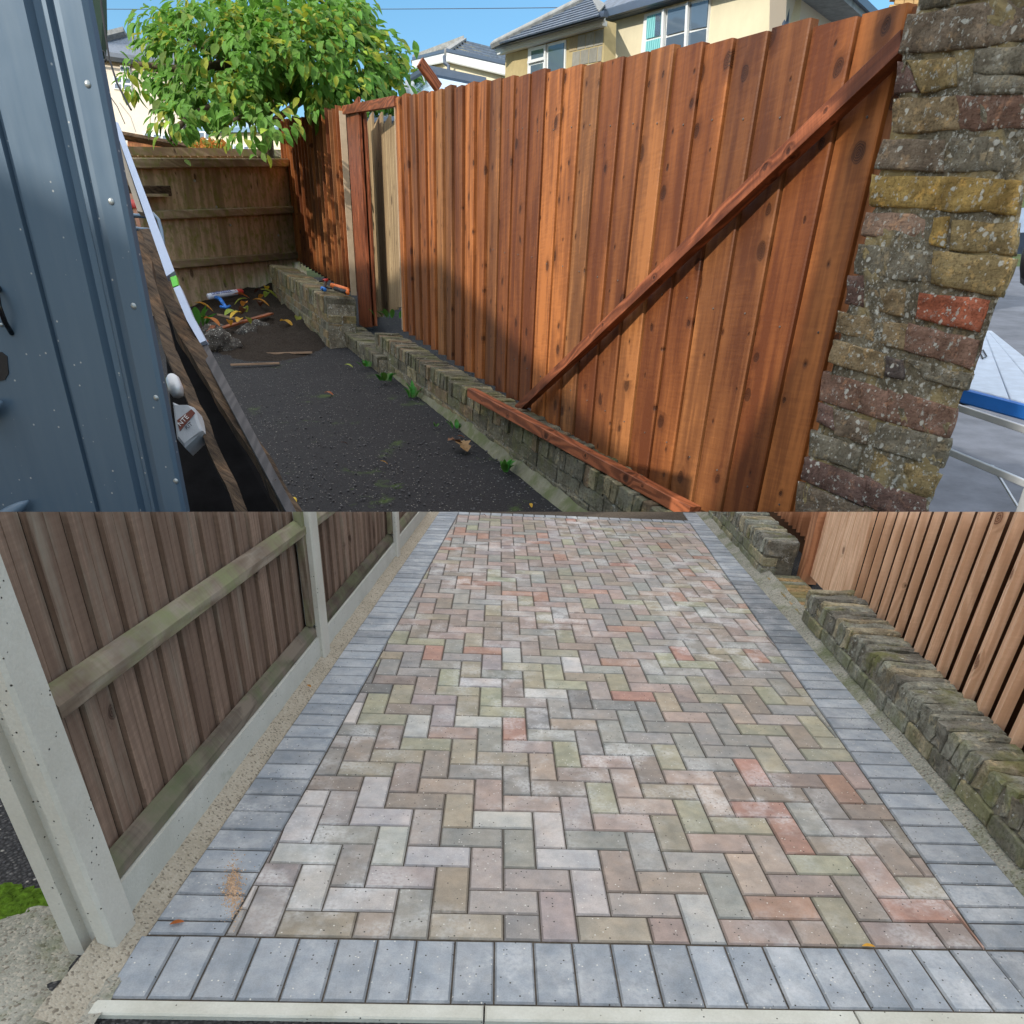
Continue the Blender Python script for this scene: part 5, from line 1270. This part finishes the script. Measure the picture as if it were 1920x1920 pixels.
for k in range(9):    # slate courses, each a thin sheet proud of the one above
    t0, t1 = k/9, (k+1)/9+.02
    def lerp2(a, b, t): return (a[0]+(b[0]-a[0])*t, a[1]+(b[1]-a[1])*t)
    a, b = lerp2(hipL, apx, t0), lerp2(er, (1108, -6), t0); c, d = lerp2(er, (1108, -6), min(1, t1)), lerp2(hipL, apx, min(1, t1))
    P = [RF(*a, .05), RF(*b, .05), RF(*c, .0), RF(*d, .0)]; bm = BM(); poly_prism(bm, P, En*.03); link('slate_course', bm, M['slate'], parent=h2)
pts = [RF(925, 83, .08), RF(1096, -2, .08)]; link('hip_tiles', bar(pts[0], pts[1], En*.06, En.cross((pts[1]-pts[0]).normalized())*.10, .02), M['lead'], parent=h2)
bm = BM(); poly_prism(bm, [RF(1093, -2, 0), RF(1124, 24, 0), RF(1135, 10, -.6), RF(1100, -12, -.6)], Z*.03); link('valley_flashing', bm, M['lead'], parent=h2)
w2 = f2.panel('window', [(990, 91), (1061, 74), (1058, 160), (988, 170)], 'upvc', h2, .03, .05)
for P in ([(996, 96), (1018, 91), (1018, 108), (996, 112)], [(995, 123), (1017, 118), (1016, 165), (994, 168)], [(1028, 87), (1057, 80), (1055, 155), (1027, 160)]): f2.panel('pane', P, 'glass', w2, .045, .02)
f2.strip('mullion', (1023, 84), (1021, 160), 5, 'upvc', w2, .06, .04); f2.strip('transom', (990, 117), (1022, 109), 4, 'upvc', w2, .06, .04)
# distant cream house with a hipped lichen roof
f3r = Face(890, 120, 30, (620, 60)); f3l = Face(836, 110, 30.0, (1500, 40))
h3 = thing('house', 'distant cream house with a lichen spotted hipped roof behind the fence', 'house', dep(870, 300, 30))
def quadD(name, pts, mat, par, th=.15, bev=0.0):
    P = [dep(*p) for p in pts]; bm = BM(); nn = (P[1]-P[0]).cross(P[2]-P[0]).normalized()
    if nn.dot(EYE-P[0]) < 0: nn = -nn
    poly_prism(bm, [p-nn*th for p in P], nn*th); uv_axes(bm, P[0], (P[1]-P[0]).normalized(), nn.cross((P[1]-P[0]).normalized())); return link(name, bm, M[mat], parent=par)
quadD('wall', [(837, 104, 30), (950, 128, 27.5), (950, 260, 27.5), (842, 260, 30)], 'cream', h3)
quadD('wall', [(800, 112, 34), (837, 104, 30), (842, 260, 30), (800, 260, 34)], 'cream', h3)
quadD('roof', [(770, 113, 35), (871, 76, 33.5), (838, 98, 29.6)], 'lichen_slate', h3)
quadD('roof', [(838, 98, 29.6), (871, 76, 33.5), (925, 90, 31.5), (960, 100, 30), (960, 126, 26.9)], 'lichen_slate', h3)
for k in range(6):   # slate rows on the roof face
    t = (k+.5)/6; a = dep(838+(871-838)*t, 98-22*t-.3, 29.5+3.9*t); b = dep(960, 126-28*t, 26.8+3.1*t)
    link('slate_course', bar(a, b, Z*.03, FW*.03, 0), M['slate'], parent=h3)
a, b, c = dep(773, 116, 34.5), dep(838, 101, 29.4), dep(955, 127, 26.8)
for p, q in ((a, b), (b, c)):
    link('fascia', bar(p-Z*.10, q-Z*.10, Z*.13, FW*.03, 0), M['upvc'], parent=h3); link('gutter', bar(p+Z*.06, q+Z*.06, Z*.05, FW*.08, 0), M['gutter'], parent=h3)
bm = BM(); tube(bm, [dep(833, 106, 29.2), dep(834, 118, 29.2), dep(841, 124, 29.2), dep(841, 150, 29.2)], .07, 8); link('rain_pipe', bm, M['gutter'], parent=h3)
a, b = dep(774, 112, 34.8), dep(870, 76, 33.4); link('hip_tiles', bar(a, b, FW*.12, Z*.09, 0), M['lead'], parent=h3)
a, b = dep(870, 76, 33.4), dep(838, 97.5, 29.4); link('hip_tiles', bar(a, b, RT*.12, Z*.09, 0), M['lead'], parent=h3)
# conservatory roof just behind the fence
cv = thing('conservatory', 'grey glazed lean-to conservatory roof just behind the orange fence', 'conservatory', dep(830, 260, 21))
M['cons_glass'] = plain('conservatory_glass', (.20, .33, .48), .25, .6, var=.2, nsc=1.5)
quadD('roof_glass', [(760, 150, 24), (800, 128, 25), (910, 152, 20), (880, 200, 19), (740, 240, 20)], 'cons_glass', cv, .08)
for (xa, ya, xb, yb) in ((800, 128, 912, 152), (806, 136, 905, 156), (770, 146, 800, 129), (690, 228, 760, 223)):
    a, b = dep(xa, ya, 19.8), dep(xb, yb, 18.8); link('glazing_bar', bar(a, b, Z*.045, FW*.04, 0), M['gutter'], parent=cv)
quadD('roof_glass', [(686, 205, 26), (760, 196, 25), (760, 222, 22), (686, 226, 22.5)], 'cons_glass', cv, .08)
quadD('side_wall', [(686, 226, 22.6), (760, 222, 22.1), (760, 330, 22.1), (686, 330, 22.6)], 'dark_in', cv, .1)
# left: pale house with slate roof behind the tree
h4 = thing('house', 'tall pale house with a slate roof at the left, partly hidden by the tree', 'house', dep(260, 300, 44))
quadD('wall', [(120, 96, 44), (352, 128, 44), (346, 330, 44), (150, 330, 44)], 'cream2', h4, .4)
quadD('roof', [(110, 88, 43.4), (150, 76, 48), (232, 60, 48), (300, 84, 48), (372, 128, 43.4), (250, 106, 43.4)], 'slate', h4, .3)
link('gutter', bar(dep(110, 92, 43.2), dep(360, 128, 43.2), Z*.10, FW*.15, 0), M['gutter'], parent=h4)
link('ridge_tiles', bar(dep(190, 71, 47.8), dep(234, 60, 47.8), Z*.12, FW*.2, 0), M['lead'], parent=h4)
def win4(par, pts, D, split=1, rows=1):
    w_ = quadD('window', [(x, y, D) for x, y in pts], 'upvc', par, .1)
    (x0, y0), (x1, y1), (x2, y2), (x3, y3) = pts
    for k in range(split):
        for r in range(rows):
            f = lambda u, v: ((x0*(1-u)+x1*u)*(1-v)+(x3*(1-u)+x2*u)*v, (y0*(1-u)+y1*u)*(1-v)+(y3*(1-u)+y2*u)*v, D-.02)
            g0, g1 = (k+.14)/split, (k+.86)/split; r0, r1 = (r+.16)/rows, (r+.84)/rows
            quadD('pane', [f(g0, r0), f(g1, r0), f(g1, r1), f(g0, r1)], 'glass', w_, .04)
win4(h4, [(212, 143), (246, 146), (246, 170), (213, 166)], 43.9, 2, 2); win4(h4, [(268, 246), (336, 254), (336, 274), (270, 270)], 43.9, 4)
win4(h4, [(225, 100+22, ), (243, 124), (243, 136), (225, 134)], 43.9, 2)
bm = BM(); tube(bm, [dep(344, 170, 43.5), dep(346, 270, 43.5)], .10, 8); link('rain_pipe', bm, M['black_plastic'], parent=h4)
bm = BM(); tube(bm, [dep(203, 176, 43.5), dep(220, 200, 43.4), dep(234, 232, 43.5)], .03, 5); link('wall_cable', bm, M['black_plastic'], parent=h4)
h5 = thing('house', 'low white house with arched windows glimpsed under the tree crown', 'house', dep(450, 300, 40))
quadD('wall', [(352, 232, 41), (440, 238, 40), (530, 236, 39), (530, 330, 39), (352, 330, 41)], 'cream', h5, .3)
quadD('roof', [(350, 215, 44), (500, 215, 43), (535, 238, 38.5), (352, 240, 40.5)], 'cons_glass', h5, .2)
win4(h5, [(428, 270), (466, 272), (466, 292), (428, 292)], 38.6, 4); win4(h5, [(372, 246), (395, 247), (395, 262), (372, 262)], 39.6, 2)
# orange timber shed top, hedge, chimney
hs = thing('timber_shed', 'low orange timber shed with a sloping dark felt roof behind the back fence', 'shed', dep(320, 300, 33))
for k in range(5):
    y0 = 262+k*6.5; quadD('cladding_board', [(239, y0-1+0, 33), (400, y0+22*(k < 1)+4-2, 33), (400, y0+12, 33), (239, y0+6, 33.02)], 'orange_board', hs, .06+.01*k)
link('felt_edge', bar(dep(229, 254, 32.8), dep(402, 285, 32.8), Z*.06, FW*.15, 0), M['rough_timber'], parent=hs)
ch = thing('chimney', 'yellow brick chimney stack beside the top of the brick pier', 'chimney', dep(1703, 60, 18))
quadD('stack', [(1684, -60, 18), (1732, -60, 17.5), (1722, 120, 17.5), (1676, 120, 18)], 'yellow_mortar', ch, .8)
for r_ in range(9):
    for c_ in range(3):
        x0 = 1682+c_*18-(9 if r_ % 2 else 0)-r_*.9; y0 = -34+r_*8.5
        quadD('brick', [(x0, y0, 17.45), (x0+16.5, y0, 17.45), (x0+16, y0+7.3, 17.45), (x0-.5, y0+7.3, 17.45)], 'yellow_brick', ch, .06)

# overhead wire
bm = BM(); n = 24
tube(bm, [dep(150+1250*k/n, 17+3.5*math.sin(math.pi*k/n)-7.5*k/n, 26-6*k/n) for k in range(n+1)], .010, 5)
tag(link('overhead_wire', bm, M['gutter'], loc=dep(700, 18, 23)), 'thin telephone wire crossing the sky above the tree', 'wire')

# =================================================================== THE TREE
def leafy(name, c):
    return leafmat(name, c, .38)
M['tree_leaf'] = leafy('tree_leaf', (.13, .255, .035)); M['tree_leaf_new'] = leafy('new_leaf', (.36, .44, .045))
M['bark'] = plain('bark', (.10, .075, .05), .9, .1, var=.4, nsc=8, bumpd=.01)
tr = thing('tree', 'broad leaved green tree spreading over the corner of the two fences', 'tree', dep(520, 520, 33))
# (cx, cy, rx, ry, distance, depth radius)
CL = [(420, 95, 170, 95, 21.5, 2.4), (555, 85, 165, 100, 22, 2.6), (670, 110, 95, 80, 23, 2.0), (400, 175, 130, 55, 20.5, 1.8), (335, 225, 48, 34, 19.5, .9), (485, 225, 66, 38, 19.0, 1.1), (620, 165, 100, 48, 21, 1.5),
      (735, 160, 62, 48, 23, 1.2), (300, 45, 60, 42, 21.5, 1.2), (262, 150, 42, 45, 21, .8), (500, 20, 210, 40, 22.5, 2.2), (440, 262, 40, 22, 18.6, .5), (330, 282, 26, 14, 18.6, .4), (490, 280, 22, 18, 18.4, .35),
      (745, 100, 30, 42, 23, .8), (240, 110, 24, 26, 21, .5), (712, 222, 30, 18, 22.4, .6)]
wts = [c[2]*c[3]*c[5] for c in CL]
rs = random.Random(77)
leafm = []
def tree_leaf_mesh(k):
    bm = BM(); L = 1.0; n = 5; rows = []
    curl = (.25, .4, .1)[k % 3]
    for i in range(n+1):
        t = i/n; wv_ = (.0, .20, .29, .28, .17, .0)[i]
        y = L*t; z = -curl*t*t
        rows.append([bm.verts.new((-wv_, y, z+wv_*.35)), bm.verts.new((0, y, z)), bm.verts.new((wv_, y, z+wv_*.35))])
    for a, b in zip(rows, rows[1:]):
        for q in range(2): bm.faces.new((a[q], a[q+1], b[q+1], b[q]))
    bmesh.ops.remove_doubles(bm, verts=bm.verts, dist=.001)
    me = bpy.data.meshes.new('leaf'); bm.to_mesh(me); bm.free()
    for p in me.polygons: p.use_smooth = True
    return me
TM = [tree_leaf_mesh(k) for k in range(3)]
TMn = [m_.copy() for m_ in TM]
for m_ in TM: m_.materials.append(M['tree_leaf'])
for m_ in TMn: m_.materials.append(M['tree_leaf_new'])
verts_t = [[tuple(v.co) for v in m_.vertices] for m_ in TM]; faces_t = [[tuple(p.vertices) for p in m_.polygons] for m_ in TM]
cand = []
N = 9800
for q in range(N):
    c = rs.choices(CL, wts)[0]
    d_ = Vector((rs.gauss(0, 1), rs.gauss(0, 1), rs.gauss(0, 1))).normalized(); rr = rs.random()**.28
    cx, cy_, D = c[0]+d_.x*c[2]*rr, c[1]-d_.z*c[3]*rr, c[4]+d_.y*c[5]*rr
    cx += 24*noise.noise(Vector((cx/45, cy_/45, D))); cy_ += 22*noise.noise(Vector((cx/38+9, cy_/38, D)))
    
    if cy_ > 300: continue
    p = dep(cx, cy_, D)
    if nz(p, 1.0, 5) < -.07 and rs.random() < .93: continue        # gaps between the twigs
    dirv = (RT*d_.x*.8 + FW*(d_.y*.5-.25) + Z*(d_.z*.45-.65+rs.uniform(-.35, .35)) + RT*rs.uniform(-.5, .5) + FW*rs.uniform(-.5, .5)).normalized()
    up_ = (Z*.8 - FW*.5 + RT*rs.uniform(-.6, .6)).normalized(); sx_ = dirv.cross(up_).normalized(); nz_ = sx_.cross(dirv).normalized()
    L = rs.uniform(.20, .44)*D/21
    new = rs.random() < (.30 if nz(p, .8, 9) > .12 else .07)
    cand.append((D, p, sx_, dirv, nz_, L, new))
cand.sort(key=lambda t: t[0])
# the outermost leaves facing the camera are parts, the rest of the crown is one mass
cell = {}; front = []; rest = []
for t in cand:
    v_ = t[1]-EYE; z_ = v_.dot(FW); key = (int((960+F*v_.dot(RT)/z_)/21), int((1440-F*v_.dot(UP)/z_)/21))
    if key not in cell and len(front) < 296: cell[key] = 1; front.append(t)
    else: rest.append(t)
def tri(v, f, t, k):
    D, p, a, b, c, L, new = t; o = len(v)
    for (x, y, z) in verts_t[k]: v.append(p+a*(x*L)+b*(y*L)+c*(z*L))
    for q in faces_t[k]: f.append(tuple(o+i for i in q))
crown = None
for nm, sel, mt in (('crown', [t for t in rest if not t[6]], 'tree_leaf'), ('new_growth', [t for t in rest if t[6]], 'tree_leaf_new')):
    v, f = [], []
    for k, t in enumerate(sel): tri(v, f, t, k % 3)
    off = parent_loc(tr); me = bpy.data.meshes.new(nm); me.from_pydata([tuple(x-off) for x in v], [], f); me.materials.append(M[mt]); me.polygons.foreach_set('use_smooth', [True]*len(f))
    o = bpy.data.objects.new(nm, me); C.objects.link(o); o.parent = tr; o['kind'] = 'stuff'
    if nm == 'crown': crown = o
for k, t in enumerate(front):
    D, p, a, b, c, L, new = t
    place('leaf', (TMn if new else TM)[k % 3], None, tr, Matrix(((a.x*L, b.x*L, c.x*L, p.x), (a.y*L, b.y*L, c.y*L, p.y), (a.z*L, b.z*L, c.z*L, p.z), (0, 0, 0, 1))))
bm = BM()
tube(bm, [dep(520, 520, 33), dep(512, 420, 32.5), dep(505, 300, 31.5), dep(500, 220, 29)], [.34, .30, .25, .2], 10)
limbs = [[(500, 225, 29), (470, 160, 25.5), (430, 120, 22), (340, 70, 21.4)], [(502, 240, 29.5), (500, 220, 25), (480, 205, 21), (440, 225, 19.3)], [(500, 220, 29), (560, 120, 25), (560, 40, 23)], [(502, 235, 29), (600, 165, 26), (670, 140, 24), (730, 140, 23)], [(470, 160, 25.5), (420, 190, 21.6), (350, 220, 20.2), (320, 262, 19.5)],
         [(500, 220, 29), (510, 100, 24), (470, 20, 22)], [(430, 120, 22), (340, 130, 21.4), (260, 120, 21)], [(560, 120, 25), (660, 60, 23.4), (690, 40, 23)]]
for l in limbs:
    P = [dep(*q) for q in l]; tube(bm, P, [.11*(1-i/len(P))+.02 for i in range(len(P))], 7)
link('trunk', bm, M['bark'], parent=tr, smooth=True)
# yellow shrub beyond the back fence
sb = thing('shrub', 'yellowing shrub seen over the back fence under the tree crown', 'shrub', dep(395, 300, 31))
for nm, mt, sd_ in (('foliage', 'leaf_lime', 3), ('autumn_foliage', 'leaf_orange', 4)):
    v, f = [], []; r3 = random.Random(sd_)
    for k in range(420):
        a_ = r3.random()*6.28; rr = r3.random()**.5; D = 31+r3.uniform(-.6, .6); p = dep(392+math.cos(a_)*38*rr, 283+math.sin(a_)*16*rr, D)
        b = Vector((r3.gauss(0, 1), r3.gauss(0, 1), r3.gauss(0, 1))).normalized(); a2 = b.orthogonal().normalized(); tri(v, f, (D, p, a2, b, a2.cross(b), .24, 0), k % 3)
    off = parent_loc(sb); me = bpy.data.meshes.new(nm); me.from_pydata([tuple(x-off) for x in v], [], f); me.materials.append(M[mt]); o = bpy.data.objects.new(nm, me); C.objects.link(o); o.parent = sb; o['kind'] = 'stuff'

# =================================================================== UNSEEN HOUSE-ROW BLOCKER BEHIND THE CAMERA, outline shaped to shade drive and path
sh_ = Vector((math.sin(SUN_AZ), math.cos(SUN_AZ), 0)); sp_ = Vector((-sh_.y, sh_.x, 0)); Q0 = Vector((EYE.x, EYE.y, 0)) + sh_*16
sil = [(-31.5, 0), (-31.5, 21.0), (-27.7, 19.6), (-13.7, 16.2), (-9.2, 13.8), (-5.9, 12.1), (-5.6, 10.75), (-4.5, 10.7), (-4.2, 11.9), (-3.62, 12.9), (-3.58, 15.1), (-2.3, 14.9), (-1.5, 11.5), (3, 11.3), (3, 0)]
th_ = thing('shade_blocker', 'unseen pale house-row blocker behind the viewer, outline shaped to shade the drive', 'house', Q0)
bm = BM(); poly_prism(bm, [Q0+sp_*a+Z*b for a, b in sil], sh_*2.5); M['blocker_pale'] = plain('blocker_render', (.62, .58, .50), .9, .2, var=.06, nsc=2)
link('blocker_body', bm, M['blocker_pale'], parent=th_)
